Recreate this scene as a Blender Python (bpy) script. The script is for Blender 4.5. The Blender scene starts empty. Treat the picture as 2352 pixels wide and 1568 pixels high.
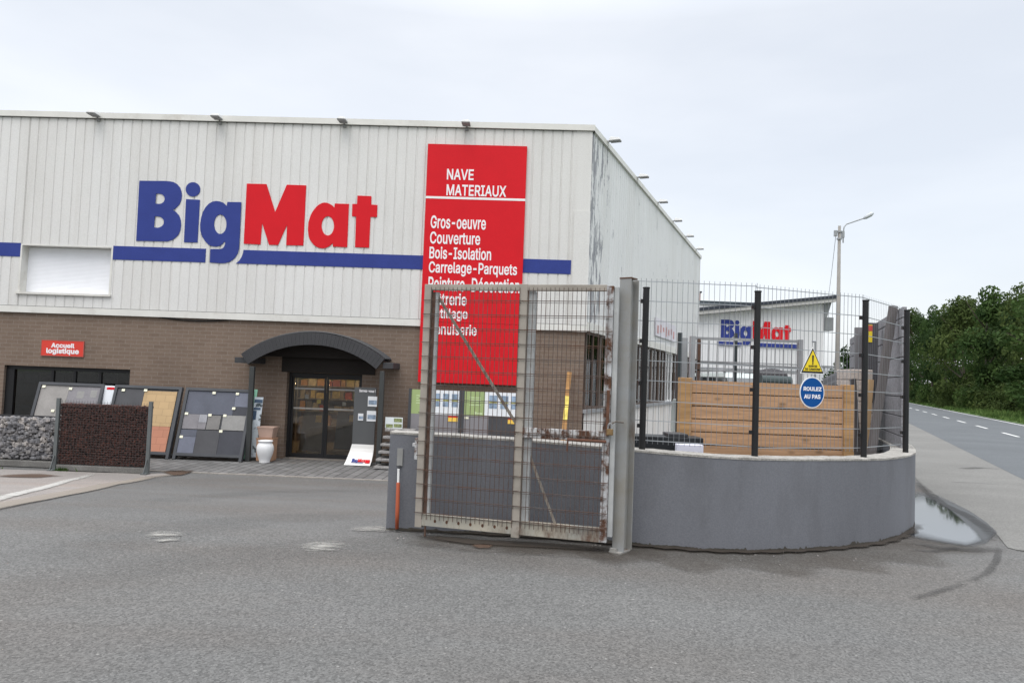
import bpy, math, random
from mathutils import Vector, Matrix
from mathutils.geometry import tessellate_polygon, delaunay_2d_cdt
from math import sin, cos, tan, pi, radians, atan2, sqrt, hypot

random.seed(7)
S = bpy.context.scene
COL = S.collection

# ------------------------------------------------------------------ camera
FPX, CX, CY = 1700.0, 1176.0, 784.0          # focal length and centre, in pixels of a 2352 wide print
ROLL, PITCH, EYE = 0.037, math.atan(82 / 1700.0), 1.5
cam = bpy.data.cameras.new('camera')
cam.sensor_width = 36.0
cam.lens = 36.0 * FPX / 2352.0
cam.clip_start, cam.clip_end = 0.05, 3000.0
camo = bpy.data.objects.new('camera', cam)
COL.objects.link(camo)
up0 = Vector((0, -sin(PITCH), cos(PITCH)))
fwd = Vector((0, cos(PITCH), sin(PITCH)))
rgt = Vector((1, 0, 0)) * cos(ROLL) + up0 * sin(ROLL)
upv = Vector((-1, 0, 0)) * sin(ROLL) + up0 * cos(ROLL)
M = Matrix.Identity(4)
for i in range(3):
    M[i][0], M[i][1], M[i][2] = rgt[i], upv[i], -fwd[i]
M.translation = Vector((0, 0, EYE))
camo.matrix_world = M
S.camera = camo

# ------------------------------------------------------------------ sky, sun, exposure
SUN_EL, SUN_AZ = radians(60), radians(200)     # soft sun behind the cloud, behind the camera
W = bpy.data.worlds.new('World')
S.world = W
W.use_nodes = True
nt = W.node_tree
nt.nodes.clear()
N, L = nt.nodes.new, nt.links.new
wout = N('ShaderNodeOutputWorld')
sky = N('ShaderNodeTexSky'); sky.sky_type = 'NISHITA'; sky.sun_disc = False
sky.sun_elevation, sky.sun_rotation = SUN_EL, SUN_AZ
sky.air_density, sky.dust_density = 1.0, 3.0
bg1 = N('ShaderNodeBackground'); bg1.inputs['Strength'].default_value = 0.05
L(sky.outputs[0], bg1.inputs[0])
tc = N('ShaderNodeTexCoord')
mp = N('ShaderNodeMapping'); mp.inputs['Scale'].default_value = (1.0, 1.0, 3.2)
mp.inputs['Location'].default_value = (0.35, 0.1, 0.0)
L(tc.outputs['Generated'], mp.inputs[0])
nz = N('ShaderNodeTexNoise'); nz.inputs['Scale'].default_value = 1.7
nz.inputs['Detail'].default_value = 5.0; nz.inputs['Roughness'].default_value = 0.5
L(mp.outputs[0], nz.inputs[0])
rp = N('ShaderNodeValToRGB')
rp.color_ramp.elements[0].position, rp.color_ramp.elements[0].color = 0.30, (0.71, 0.735, 0.77, 1)
rp.color_ramp.elements[1].position, rp.color_ramp.elements[1].color = 0.70, (0.90, 0.908, 0.92, 1)
L(nz.outputs[0], rp.inputs[0])
sx = N('ShaderNodeSeparateXYZ'); L(tc.outputs['Generated'], sx.inputs[0])
# an overcast sky is about three times brighter overhead than at the skyline
mr = N('ShaderNodeMapRange'); mr.inputs[1].default_value = 0.44; mr.inputs[2].default_value = 0.95
mr.inputs[3].default_value = 0.97; mr.inputs[4].default_value = 3.7
L(sx.outputs[2], mr.inputs[0])
bg2 = N('ShaderNodeBackground')
L(rp.outputs[0], bg2.inputs[0]); L(mr.outputs[0], bg2.inputs[1])
ad = N('ShaderNodeAddShader')
L(bg1.outputs[0], ad.inputs[0]); L(bg2.outputs[0], ad.inputs[1]); L(ad.outputs[0], wout.inputs[0])

sl = bpy.data.lights.new('sun', 'SUN')
sl.energy, sl.angle, sl.color = 0.9, radians(40), (1.0, 0.965, 0.92)
so = bpy.data.objects.new('sun', sl)
COL.objects.link(so)
sd = Vector((sin(SUN_AZ) * cos(SUN_EL), cos(SUN_AZ) * cos(SUN_EL), sin(SUN_EL)))
so.rotation_euler = sd.to_track_quat('Z', 'Y').to_euler()
so.location = (0, -20, 40)

S.view_settings.view_transform = 'Standard'
S.view_settings.look = 'None'
S.view_settings.exposure = 0.0
S.view_settings.gamma = 1.0
S.view_settings.use_curve_mapping = False
try:
    S.cycles.max_bounces = 6
    S.cycles.transparent_max_bounces = 24
    S.cycles.use_denoising = True
except Exception:
    pass

# ------------------------------------------------------------------ survey helpers: a measured pixel to a point in the place
EYEV = Vector((0, 0, EYE))
def ray(x, y):
    u, v = (x - CX) / FPX, -(y - CY) / FPX
    a, b = u * cos(ROLL) - v * sin(ROLL), v * cos(ROLL) + u * sin(ROLL)
    return Vector((a, cos(PITCH) - b * sin(PITCH), sin(PITCH) + b * cos(PITCH)))
def atY(x, y, Y):
    d = ray(x, y)
    return EYEV + d * (Y / d.y)
def on_plane(x, y, p, n):
    d = ray(x, y)
    return EYEV + d * ((p - EYEV).dot(n) / d.dot(n))
def smooth(t):
    t = max(0.0, min(1.0, t))
    return t * t * (3 - 2 * t)
DROP = 0.8
def hgt(x, y):
    """ground height: the yard falls from the road towards the shop"""
    t = max(0.0, min(1.0, (y - 6.8) / 8.4))
    t = 0.5 * t + 0.5 * smooth(t)
    xp = 4.2 + max(0.0, y - 7.6) * 0.43
    return -DROP * t * smooth((xp - x) / 2.6)
def on_ground(x, y, dz=0.0):
    d = ray(x, y)
    k = 2.0
    while k < 400:
        p = EYEV + d * k
        if p.z <= hgt(p.x, p.y) + dz:
            break
        k += 0.05
    lo, hi = k - 0.05, k
    for _ in range(20):
        m = (lo + hi) / 2
        p = EYEV + d * m
        if p.z <= hgt(p.x, p.y) + dz: hi = m
        else: lo = m
    return EYEV + d * hi

# shop front: a vertical plane; corner at its right end
FA = 0.035
E = Vector((cos(FA), -sin(FA), 0)); NF = Vector((-sin(FA), -cos(FA), 0))
P0 = atY(700, 900, 19.0)
CORNER = on_plane(1348, 600, P0, NF); CORNER.z = -DROP
def fac(x, y, out=0.0):
    """pixel -> (s, z) on the shop front, s along the front from the corner, z above the shop's ground"""
    p = on_plane(x, y, CORNER + NF * out, NF)
    return (p - CORNER).dot(E), p.z + DROP
def FW(s, out, z):
    return CORNER + E * s + NF * out + Vector((0, 0, z))
GA = radians(22)
G = Vector((sin(GA), cos(GA), 0)); NS = Vector((cos(GA), -sin(GA), 0))
def sid(x, y, out=0.0):
    p = on_plane(x, y, CORNER + NS * out, NS)
    return (p - CORNER).dot(G), p.z + DROP
RZF, RZS = -FA, pi / 2 - GA

# ------------------------------------------------------------------ things, parts, meshes
def tag(o, label=None, cat=None, group=None, kind=None):
    if label: o['label'] = label
    if cat: o['category'] = cat
    if group: o['group'] = group
    if kind: o['kind'] = kind
    return o
def thing(name, label, cat, loc=(0, 0, 0), rz=0.0, group=None):
    o = bpy.data.objects.new(name, None)
    o.empty_display_size = 0.1
    COL.objects.link(o)
    o.location = loc
    o.rotation_euler = (0, 0, rz)
    return tag(o, label, cat, group)
def dup(root, loc=None, rz=None, label=None, group=None, scale=None):
    r = root.copy(); COL.objects.link(r)
    if loc is not None: r.location = loc
    if rz is not None: r.rotation_euler = (0, 0, rz)
    if scale is not None: r.scale = scale
    if label: r['label'] = label
    if group: r['group'] = group
    for ch in list(root.children):
        c = ch.copy(); COL.objects.link(c); c.parent = r
        for g in ch.children:
            d = g.copy(); COL.objects.link(d); d.parent = c
    return r

class MB:
    """collects shapes, then links them as ONE mesh object"""
    def __init__(s):
        s.v, s.f = [], []
    def add(s, vs, fs):
        n = len(s.v)
        s.v += [tuple(p) for p in vs]
        s.f += [tuple(i + n for i in f) for f in fs]
        return s
    def box(s, x0, x1, y0, y1, z0, z1, m=None):
        vs = [Vector((x, y, z)) for z in (z0, z1) for y in (y0, y1) for x in (x0, x1)]
        if m is not None: vs = [m @ p for p in vs]
        return s.add(vs, [(0, 2, 3, 1), (4, 5, 7, 6), (0, 1, 5, 4), (2, 6, 7, 3), (0, 4, 6, 2), (1, 3, 7, 5)])
    def hexa(s, b, t):
        return s.add(list(b) + list(t), [(3, 2, 1, 0), (4, 5, 6, 7)] + [(i, (i + 1) % 4, 4 + (i + 1) % 4, 4 + i) for i in range(4)])
    def bar(s, p, q, w, h=None, up=(0, 0, 1)):
        p, q = Vector(p), Vector(q)
        h = w if h is None else h
        d = (q - p).normalized(); u = Vector(up)
        if abs(d.dot(u)) > 0.98: u = Vector((0, 1, 0))
        a = d.cross(u).normalized() * (w / 2); b = a.cross(d).normalized() * (h / 2)
        return s.hexa([p - a - b, p + a - b, p + a + b, p - a + b], [q - a - b, q + a - b, q + a + b, q - a + b])
    def tube(s, pts, r, n=8, caps=True):
        pts = [Vector(p) for p in pts]
        rs = r if isinstance(r, (list, tuple)) else [r] * len(pts)
        vs, fs = [], []
        ref = None
        for i, p in enumerate(pts):
            d = (pts[min(i + 1, len(pts) - 1)] - pts[max(i - 1, 0)]).normalized()
            if ref is None:
                ref = Vector((0, 0, 1)) if abs(d.z) < 0.9 else Vector((1, 0, 0))
            a = d.cross(ref).normalized(); b = a.cross(d).normalized(); ref = b
            for k in range(n):
                t = 2 * pi * k / n
                vs.append(p + (a * cos(t) + b * sin(t)) * rs[i])
        for i in range(len(pts) - 1):
            for k in range(n):
                fs.append((i * n + k, i * n + (k + 1) % n, (i + 1) * n + (k + 1) % n, (i + 1) * n + k))
        if caps:
            fs.append(tuple(range(n))[::-1]); fs.append(tuple((len(pts) - 1) * n + k for k in range(n)))
        return s.add(vs, fs)
    def lathe(s, prof, n=24, c=(0, 0, 0)):
        vs, fs = [], []
        for r, z in prof:
            for k in range(n):
                t = 2 * pi * k / n
                vs.append((c[0] + r * cos(t), c[1] + r * sin(t), c[2] + z))
        for i in range(len(prof) - 1):
            for k in range(n):
                fs.append((i * n + k, i * n + (k + 1) % n, (i + 1) * n + (k + 1) % n, (i + 1) * n + k))
        return s.add(vs, fs)
    def prism(s, loops, y0, y1):
        """loops of (x, z): the first is the outline, the rest are holes; extruded from y0 (front) to y1"""
        flat = [p for lp in loops for p in lp]
        tris = tessellate_polygon([[Vector((p[0], p[1], 0)) for p in lp] for lp in loops])
        n = len(flat)
        vs = [(p[0], y0, p[1]) for p in flat] + [(p[0], y1, p[1]) for p in flat]
        fs = [tuple(t) for t in tris] + [tuple(i + n for i in t[::-1]) for t in tris]
        o = 0
        for lp in loops:
            m = len(lp)
            for i in range(m):
                a, b = o + i, o + (i + 1) % m
                fs.append((a, b, b + n, a + n))
            o += m
        return s.add(vs, fs)
    def grid(s, fn, nu, nv):
        vs = [fn(i / nu, j / nv) for j in range(nv + 1) for i in range(nu + 1)]
        fs = [(j * (nu + 1) + i, j * (nu + 1) + i + 1, (j + 1) * (nu + 1) + i + 1, (j + 1) * (nu + 1) + i) for j in range(nv) for i in range(nu)]
        return s.add(vs, fs)
    def xf(s, m):
        s.v = [tuple(m @ Vector(p)) for p in s.v]
        return s
    def build(s, name, mat, parent=None, loc=None, rz=None, smooth=False, bevel=0.0):
        me = bpy.data.meshes.new(name)
        me.from_pydata(s.v, [], s.f)
        me.update()
        if smooth:
            me.polygons.foreach_set('use_smooth', [True] * len(me.polygons))
        if mat: me.materials.append(mat)
        o = bpy.data.objects.new(name, me)
        COL.objects.link(o)
        if parent: o.parent = parent
        if loc is not None: o.location = loc
        if rz is not None: o.rotation_euler = (0, 0, rz)
        if bevel:
            b = o.modifiers.new('bevel', 'BEVEL'); b.width = bevel; b.segments = 2; b.limit_method = 'ANGLE'
        return o

try:      # the plain grotesque that ships with Blender itself; its built-in face otherwise
    import os
    GROTESK = bpy.data.fonts.load(os.path.join(bpy.utils.system_resource('DATAFILES'), 'fonts', 'Inter.woff2'))
except Exception:
    GROTESK = None
def grow(P, d):
    """a closed outline moved outwards by d (anticlockwise outlines grow, clockwise ones shrink)"""
    n = len(P); out = []
    for i in range(n):
        a, b, c = P[i - 1], P[i], P[(i + 1) % n]
        e1, e2 = (b - a).normalized(), (c - b).normalized()
        n1, n2 = Vector((e1.y, -e1.x)), Vector((e2.y, -e2.x))
        m = n1 + n2
        k = m.length_squared
        out.append(b + (m * (2 * d / k) if k > 0.35 else n1 * d))
    return out
def text_shape(mb, txt, x0, x1, z0, z1, y, depth=0.004, bold=0.03):
    """bold lettering filling the box x0..x1, z0..z1, front face at y - depth"""
    cu = bpy.data.curves.new('lettering', 'FONT')
    cu.body = txt; cu.space_character = 1.0 + bold * 0.5
    if GROTESK: cu.font = GROTESK
    o = bpy.data.objects.new('lettering', cu)
    COL.objects.link(o)
    dg = bpy.context.evaluated_depsgraph_get(); dg.update()
    c2 = o.evaluated_get(dg).to_curve(dg)
    outl = []
    for sp in c2.splines:
        P = []
        bp = sp.bezier_points; n = len(bp)
        for i in range(n):
            a, b = bp[i], bp[(i + 1) % n]
            straight = (a.handle_right - a.co).cross(b.co - a.co).length < 1e-5 and (b.handle_left - b.co).cross(b.co - a.co).length < 1e-5
            for k in range(1 if straight else 5):
                t = k / 5
                p = a.co * (1 - t) ** 3 + a.handle_right * 3 * t * (1 - t) ** 2 + b.handle_left * 3 * t * t * (1 - t) + b.co * t ** 3
                q = Vector((p.x, p.y))
                if not P or (q - P[-1]).length > 1e-4: P.append(q)
        if len(P) > 2 and (P[0] - P[-1]).length < 1e-4: P.pop()
        if len(P) > 2: outl.append(P)
    o.to_curve_clear()
    bpy.data.objects.remove(o); bpy.data.curves.remove(cu)
    area = lambda P: sum(P[i - 1].x * P[i].y - P[i].x * P[i - 1].y for i in range(len(P))) / 2
    if area(max(outl, key=lambda P: abs(area(P)))) < 0: outl = [P[::-1] for P in outl]
    d = bold * 0.5
    outl = [grow(P, d) for P in outl]
    allp = [p for P in outl for p in P]
    ax, bx = min(p.x for p in allp), max(p.x for p in allp)
    ay, by = min(p.y for p in allp), max(p.y for p in allp)
    edges, o_ = [], 0
    for P in outl:
        edges += [(o_ + k, o_ + (k + 1) % len(P)) for k in range(len(P))]; o_ += len(P)
    cv, ce, cf, _, _, _ = delaunay_2d_cdt(allp, edges, [], 0, 1e-6)
    def winding(p):
        w = 0
        for P in outl:
            for k in range(len(P)):
                a, b = P[k - 1], P[k]
                if (a.y <= p.y) != (b.y <= p.y):
                    x = a.x + (p.y - a.y) / (b.y - a.y) * (b.x - a.x)
                    if x > p.x: w += 1 if b.y > a.y else -1
        return w
    T = lambda p: (x0 + (p.x - ax) / (bx - ax) * (x1 - x0), z0 + (p.y - ay) / (by - ay) * (z1 - z0))
    vs = [(T(p)[0], y - depth, T(p)[1]) for p in cv]
    fs = [tuple(f) for f in cf if winding((cv[f[0]] + cv[f[1]] + cv[f[2]]) / 3) != 0]
    mb.add(vs, fs)
    for P in outl:
        n = len(P); q = [T(p) for p in P]
        mb.add([(x, y - depth, z) for x, z in q] + [(x, y, z) for x, z in q], [(k, (k + 1) % n, n + (k + 1) % n, n + k) for k in range(n)])
    return mb

# ------------------------------------------------------------------ materials
class NT:
    def __init__(s, name):
        s.m = bpy.data.materials.new(name); s.m.use_nodes = True
        s.t = s.m.node_tree; s.t.nodes.clear()
        s.o = s.n('ShaderNodeOutputMaterial'); s.b = s.n('ShaderNodeBsdfPrincipled')
        s.l(s.b.outputs[0], s.o.inputs[0])
        s.tc = s.n('ShaderNodeTexCoord')
    def n(s, t): return s.t.nodes.new(t)
    def l(s, a, b): s.t.links.new(a, b)
    def noise(s, scale, detail=4, rough=0.5, stretch=None, off=(0, 0, 0)):
        n = s.n('ShaderNodeTexNoise')
        n.inputs['Scale'].default_value = scale; n.inputs['Detail'].default_value = detail; n.inputs['Roughness'].default_value = rough
        m = s.n('ShaderNodeMapping'); m.inputs['Scale'].default_value = stretch or (1, 1, 1); m.inputs['Location'].default_value = off
        s.l(s.tc.outputs['Object'], m.inputs[0]); s.l(m.outputs[0], n.inputs[0])
        return n.outputs[0]
    def ramp(s, fac, p0, p1, c0=(0, 0, 0), c1=(1, 1, 1)):
        r = s.n('ShaderNodeValToRGB')
        r.color_ramp.elements[0].position, r.color_ramp.elements[1].position = p0, p1
        r.color_ramp.elements[0].color, r.color_ramp.elements[1].color = (*c0, 1), (*c1, 1)
        s.l(fac, r.inputs[0])
        return r.outputs[0]
    def mix(s, fac, a, b, mode='MIX'):
        m = s.n('ShaderNodeMix'); m.data_type = 'RGBA'; m.blend_type = mode
        for sock, v in ((m.inputs[0], fac), (m.inputs[6], a), (m.inputs[7], b)):
            if isinstance(v, (int, float)): sock.default_value = v
            elif isinstance(v, tuple): sock.default_value = (*v, 1)
            else: s.l(v, sock)
        return m.outputs[2]
    def math(s, op, a, b=0.0, clamp=False):
        m = s.n('ShaderNodeMath'); m.operation = op; m.use_clamp = clamp
        for sock, v in ((m.inputs[0], a), (m.inputs[1], b)):
            if isinstance(v, (int, float)): sock.default_value = v
            else: s.l(v, sock)
        return m.outputs[0]
    def sep(s):
        x = s.n('ShaderNodeSeparateXYZ'); s.l(s.tc.outputs['Object'], x.inputs[0]); return x.outputs
    def col(s, c): 
        if isinstance(c, tuple): s.b.inputs['Base Color'].default_value = (*c, 1)
        else: s.l(c, s.b.inputs['Base Color'])
    def set(s, rough=0.6, metal=0.0, spec=0.5):
        s.b.inputs['Roughness'].default_value = rough; s.b.inputs['Metallic'].default_value = metal
        s.b.inputs['Specular IOR Level'].default_value = spec
    def bump(s, h, strength=0.3, dist=0.01):
        b = s.n('ShaderNodeBump'); b.inputs['Strength'].default_value = strength; b.inputs['Distance'].default_value = dist
        s.l(h, b.inputs['Height']); s.l(b.outputs[0], s.b.inputs['Normal'])

def mat(name, c, rough=0.65, var=0.15, vs=2.0, metal=0.0, spec=0.4, fine=0.0, fs=60.0, bump=0.0, stretch=None, dirt=None, dv=(0.55, 0.75), ds=1.5):
    k = NT(name)
    a = tuple(max(0, v * (1 - var)) for v in c); b = tuple(min(1, v * (1 + var)) for v in c)
    cc = k.mix(k.ramp(k.noise(vs, 5, 0.6, stretch), 0.3, 0.7), a, b)
    if fine:
        cc = k.mix(fine, cc, k.ramp(k.noise(fs, 2, 0.6), 0.35, 0.65), 'OVERLAY')
    if dirt:
        cc = k.mix(k.ramp(k.noise(ds, 6, 0.65, stretch, (3, 5, 7)), *dv), cc, dirt)
    k.col(cc); k.set(rough, metal, spec)
    if bump: k.bump(k.noise(fs, 4, 0.6), bump, 0.01)
    return k.m

def m_asphalt(name, c, speck=0.5, warm=None, blot=0.22, wear=True):
    k = NT(name)
    lo, hi = tuple(v * (1 - blot) for v in c), tuple(v * (1 + blot) for v in c)
    cc = k.mix(k.ramp(k.noise(0.35, 6, 0.6, (1, 1.6, 1)), 0.32, 0.68), lo, hi)
    if warm:
        cc = k.mix(k.ramp(k.noise(0.5, 4, 0.5, (0.6, 1.5, 1), (9, 2, 0)), 0.45, 0.7), cc, warm)
    # aggregate: pale and dark stones of a centimetre or so
    v = k.n('ShaderNodeTexVoronoi'); v.inputs['Scale'].default_value = 85.0
    k.l(k.tc.outputs['Object'], v.inputs['Vector'])
    sp = k.ramp(v.outputs['Color'], 0.1, 0.95, (0.45, 0.45, 0.45), (1.6, 1.6, 1.6))
    cc = k.mix(speck, cc, sp, 'MULTIPLY')
    v2 = k.n('ShaderNodeTexVoronoi'); v2.inputs['Scale'].default_value = 70.0
    k.l(k.tc.outputs['Object'], v2.inputs['Vector'])
    st = k.ramp(v2.outputs['Color'], 0.93, 0.97)
    cc = k.mix(k.math('MULTIPLY', st, 0.45), cc, (0.36, 0.35, 0.33))
    cc = k.mix(0.55, cc, k.ramp(k.noise(26, 6, 0.8), 0.3, 0.72, (0.66, 0.66, 0.66), (1.35, 1.35, 1.35)), 'MULTIPLY')
    if wear:
        cc = k.mix(k.math('MULTIPLY', k.ramp(k.noise(0.9, 7, 0.7, (0.35, 1.8, 1), (4, 1, 0)), 0.5, 0.8), 0.22), cc, tuple(v * 0.62 for v in c))
    k.col(cc); k.set(0.85, 0, 0.3)
    k.bump(k.noise(90, 3, 0.7), 0.5, 0.006)
    return k.m

def m_brick():
    k = NT('brown_brick')
    x = k.sep(); c = k.n('ShaderNodeCombineXYZ')
    k.l(x[0], c.inputs[0]); k.l(x[2], c.inputs[1])
    b = k.n('ShaderNodeTexBrick')
    b.inputs['Scale'].default_value = 1.0; b.inputs['Brick Width'].default_value = 0.30; b.inputs['Row Height'].default_value = 0.1
    b.inputs['Mortar Size'].default_value = 0.008; b.inputs['Mortar Smooth'].default_value = 0.3; b.inputs['Bias'].default_value = 0.0
    b.inputs['Color1'].default_value = (0.172, 0.126, 0.097, 1); b.inputs['Color2'].default_value = (0.198, 0.148, 0.115, 1)
    b.inputs['Mortar'].default_value = (0.235, 0.192, 0.158, 1)
    k.l(c.outputs[0], b.inputs['Vector'])
    cc = k.mix(0.5, b.outputs[0], k.ramp(k.noise(0.9, 6, 0.6), 0.3, 0.7, (0.82, 0.82, 0.82), (1.1, 1.1, 1.1)), 'MULTIPLY')
    cc = k.mix(0.35, cc, k.ramp(k.noise(26, 3, 0.6), 0.3, 0.7, (0.7, 0.7, 0.7), (1.2, 1.2, 1.2)), 'MULTIPLY')
    k.col(cc); k.set(0.9, 0, 0.2)
    k.bump(b.outputs[1], -0.5, 0.01)
    return k.m

def m_clad(name, c, peel=0.0, streak=0.3):
    k = NT(name)
    x = k.sep()
    cc = k.mix(k.ramp(k.noise(0.5, 5, 0.6), 0.3, 0.7), tuple(v * 0.93 for v in c), c)
    # thin runs of grime below the coping and between ribs
    st = k.ramp(k.noise(2.2, 5, 0.65, (1.3, 1.3, 0.05), (2, 0, 0)), 0.5, 0.78)
    cc = k.mix(k.math('MULTIPLY', st, streak), cc, (0.42, 0.39, 0.35))
    cc = k.mix(0.1, cc, k.ramp(k.noise(30, 3, 0.6), 0.3, 0.7), 'OVERLAY')
    # sheets a metre wide, each weathered a little differently
    wn = k.n('ShaderNodeTexWhiteNoise'); wn.noise_dimensions = '1D'
    k.l(k.math('FLOOR', k.math('DIVIDE', x[0], 1.0)), wn.inputs['W'])
    cc = k.mix(1.0, cc, k.ramp(wn.outputs[0], 0, 1, (0.95, 0.945, 0.935), (1.0, 1.0, 1.0)), 'MULTIPLY')
    if peel:
        # paint flaked down to the zinc in upright slivers, most of it near the corner
        near = k.ramp(x[0], 0.0, 1.0)
        mrn = k.n('ShaderNodeMapRange'); k.l(x[0], mrn.inputs[0])
        mrn.inputs[1].default_value = 0.1; mrn.inputs[2].default_value = 2.6; mrn.inputs[3].default_value = 0.43; mrn.inputs[4].default_value = 0.615
        a = k.noise(4.0, 8, 0.72, (1.0, 1.0, 0.20), (5, 0, 3))
        m = k.n('ShaderNodeMath'); m.operation = 'SUBTRACT'; k.l(a, m.inputs[0]); k.l(mrn.outputs[0], m.inputs[1])
        f = k.ramp(k.math('MULTIPLY', m.outputs[0], 14.0), 0.3, 0.7)
        cc = k.mix(f, cc, k.mix(k.noise(9, 3), (0.15, 0.16, 0.18), (0.36, 0.36, 0.37)))
    k.col(cc); k.set(0.55, 0, 0.35)
    return k.m

def m_rust(name, paint, amount=(0.48, 0.6), paint2=None, sc=6.0, stretch=None):
    k = NT(name)
    cc = k.mix(k.ramp(k.noise(2.5, 5, 0.6), 0.35, 0.65), tuple(v * 0.82 for v in paint), paint2 or paint)
    ru = k.mix(k.noise(30, 4, 0.7), (0.040, 0.022, 0.016), (0.14, 0.062, 0.032))
    f = k.ramp(k.noise(sc, 8, 0.7, stretch, (1, 2, 3)), *amount)
    cc = k.mix(f, cc, ru)
    k.col(cc); k.set(0.75, 0.0, 0.3)
    k.bump(k.noise(40, 5, 0.7), 0.3, 0.004)
    return k.m

def m_wood(name, c, scale=1.0, knots=True):
    k = NT(name)
    g = k.noise(6.0 * scale, 6, 0.65, (0.35, 4, 5))
    cc = k.mix(k.ramp(g, 0.3, 0.7), tuple(v * 0.68 for v in c), tuple(min(1, v * 1.2) for v in c))
    x = k.sep()
    # every board its own tone
    fl = k.math('FLOOR', k.math('DIVIDE', x[2], 0.158))
    wn = k.n('ShaderNodeTexWhiteNoise'); wn.noise_dimensions = '1D'; k.l(fl, wn.inputs['W'])
    cc = k.mix(0.45, cc, k.ramp(wn.outputs[0], 0, 1, (0.62, 0.60, 0.58), (1.15, 1.12, 1.1)), 'MULTIPLY')
    if knots:
        v = k.n('ShaderNodeTexVoronoi'); v.inputs['Scale'].default_value = 3.4
        mpn = k.n('ShaderNodeMapping'); mpn.inputs['Scale'].default_value = (0.85, 0.2, 1.9)
        k.l(k.tc.outputs['Object'], mpn.inputs[0]); k.l(mpn.outputs[0], v.inputs['Vector'])
        cc = k.mix(k.ramp(v.outputs['Distance'], 0.06, 0.2, (0.75, 0.75, 0.75), (0, 0, 0)), cc, tuple(v * 0.32 for v in c))
    k.col(cc); k.set(0.75, 0, 0.25)
    return k.m

def m_leaf(name, lo, hi, sc=0.45):
    k = NT(name)
    f = k.ramp(k.noise(sc, 4, 0.6), 0.35, 0.65)
    cc = k.mix(f, lo, hi)
    cc = k.mix(0.5, cc, k.ramp(k.noise(5.0, 2, 0.6), 0.25, 0.75, (0.6, 0.65, 0.6), (1.4, 1.35, 1.2)), 'MULTIPLY')
    k.col(cc); k.set(0.7, 0, 0.08)
    tr = k.n('ShaderNodeBsdfTranslucent'); k.l(cc, tr.inputs[0])
    ms = k.n('ShaderNodeMixShader'); ms.inputs[0].default_value = 0.35
    k.l(k.b.outputs[0], ms.inputs[1]); k.l(tr.outputs[0], ms.inputs[2]); k.l(ms.outputs[0], k.o.inputs[0])
    return k.m

def m_glass(name, tint=(0.75, 0.8, 0.8), refl=0.08):
    k = NT(name)
    t = k.n('ShaderNodeBsdfTransparent'); t.inputs[0].default_value = (*tint, 1)
    g = k.n('ShaderNodeBsdfGlossy'); g.inputs['Roughness'].default_value = 0.03
    lw = k.n('ShaderNodeFresnel'); lw.inputs[0].default_value = 1.5
    ms = k.n('ShaderNodeMixShader')
    k.l(k.math('ADD', lw.outputs[0], refl), ms.inputs[0]); k.l(t.outputs[0], ms.inputs[1]); k.l(g.outputs[0], ms.inputs[2])
    k.l(ms.outputs[0], k.o.inputs[0])
    return k.m

def m_patch(name, c, p=(0.45, 0.6), sc=5.0, stretch=None, alpha=1.0, rough=0.8, spec=0.3, ior=1.5):
    """a worn mark lying on the ground, broken up by noise and fading at its rim (the rim is in the mesh's own UV)"""
    k = NT(name)
    k.col(k.mix(k.noise(40, 3), tuple(v * 0.75 for v in c), c)); k.set(rough, 0, spec); k.b.inputs['IOR'].default_value = ior
    uv = k.n('ShaderNodeSeparateXYZ'); k.l(k.tc.outputs['UV'], uv.inputs[0])
    def edge(s): return k.math('MULTIPLY', k.math('MULTIPLY', s, k.math('SUBTRACT', 1.0, s)), 4.0)
    e = k.math('MULTIPLY', edge(uv.outputs[0]), edge(uv.outputs[1]))
    e = k.math('POWER', e, 0.6)
    f = k.math('ADD', k.math('MULTIPLY', k.noise(sc, 7, 0.75, stretch), 0.8), k.math('MULTIPLY', e, 0.25))
    f = k.math('MULTIPLY', k.ramp(f, *p), alpha)
    f = k.math('MULTIPLY', f, k.ramp(e, 0.0, 0.6))
    k.l(f, k.b.inputs['Alpha'])
    return k.m

WHITE = mat('white_paint', (0.78, 0.78, 0.77), 0.5, 0.04)
BLUE = mat('royal_blue_film', (0.034, 0.052, 0.225), 0.6, 0.06, fine=0.08, spec=0.15)
RED = mat('signal_red_film', (0.60, 0.012, 0.020), 0.6, 0.04, fine=0.06, spec=0.15)
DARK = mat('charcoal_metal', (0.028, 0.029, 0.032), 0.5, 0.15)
BLACK = mat('black_coat', (0.008, 0.008, 0.009), 0.5, 0.2, dirt=(0.07, 0.045, 0.03), dv=(0.68, 0.78), ds=9)
GREYM = mat('grey_metal', (0.30, 0.31, 0.32), 0.45, 0.12, metal=0.3)
GALVV = mat('galvanised_upright', (0.20, 0.21, 0.225), 0.5, 0.1, metal=0.3)
GALV = mat('galvanised_wire', (0.33, 0.35, 0.37), 0.45, 0.1, metal=0.4)
BRICK = m_brick()
CLAD = m_clad('cream_cladding', (0.675, 0.668, 0.648), streak=0.28)
CLADS = m_clad('flaking_cladding', (0.70, 0.705, 0.70), peel=1.0, streak=0.25)
TRIM = mat('cream_flashing', (0.65, 0.64, 0.60), 0.5, 0.06, dirt=(0.5, 0.47, 0.42), dv=(0.55, 0.8), ds=2)
ASPH = m_asphalt('yard_asphalt', (0.116, 0.115, 0.111), speck=0.65, warm=(0.108, 0.100, 0.092), blot=0.10)
ROADM = m_asphalt('road_asphalt', (0.098, 0.106, 0.112), speck=0.3, blot=0.1, wear=False)
PAVEM = m_asphalt('pavement_asphalt', (0.160, 0.157, 0.147), speck=0.35, blot=0.12)
GLASS = m_glass('window_glass')
GLASSD = m_glass('tinted_glass', (0.35, 0.38, 0.38), 0.06)
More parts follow.
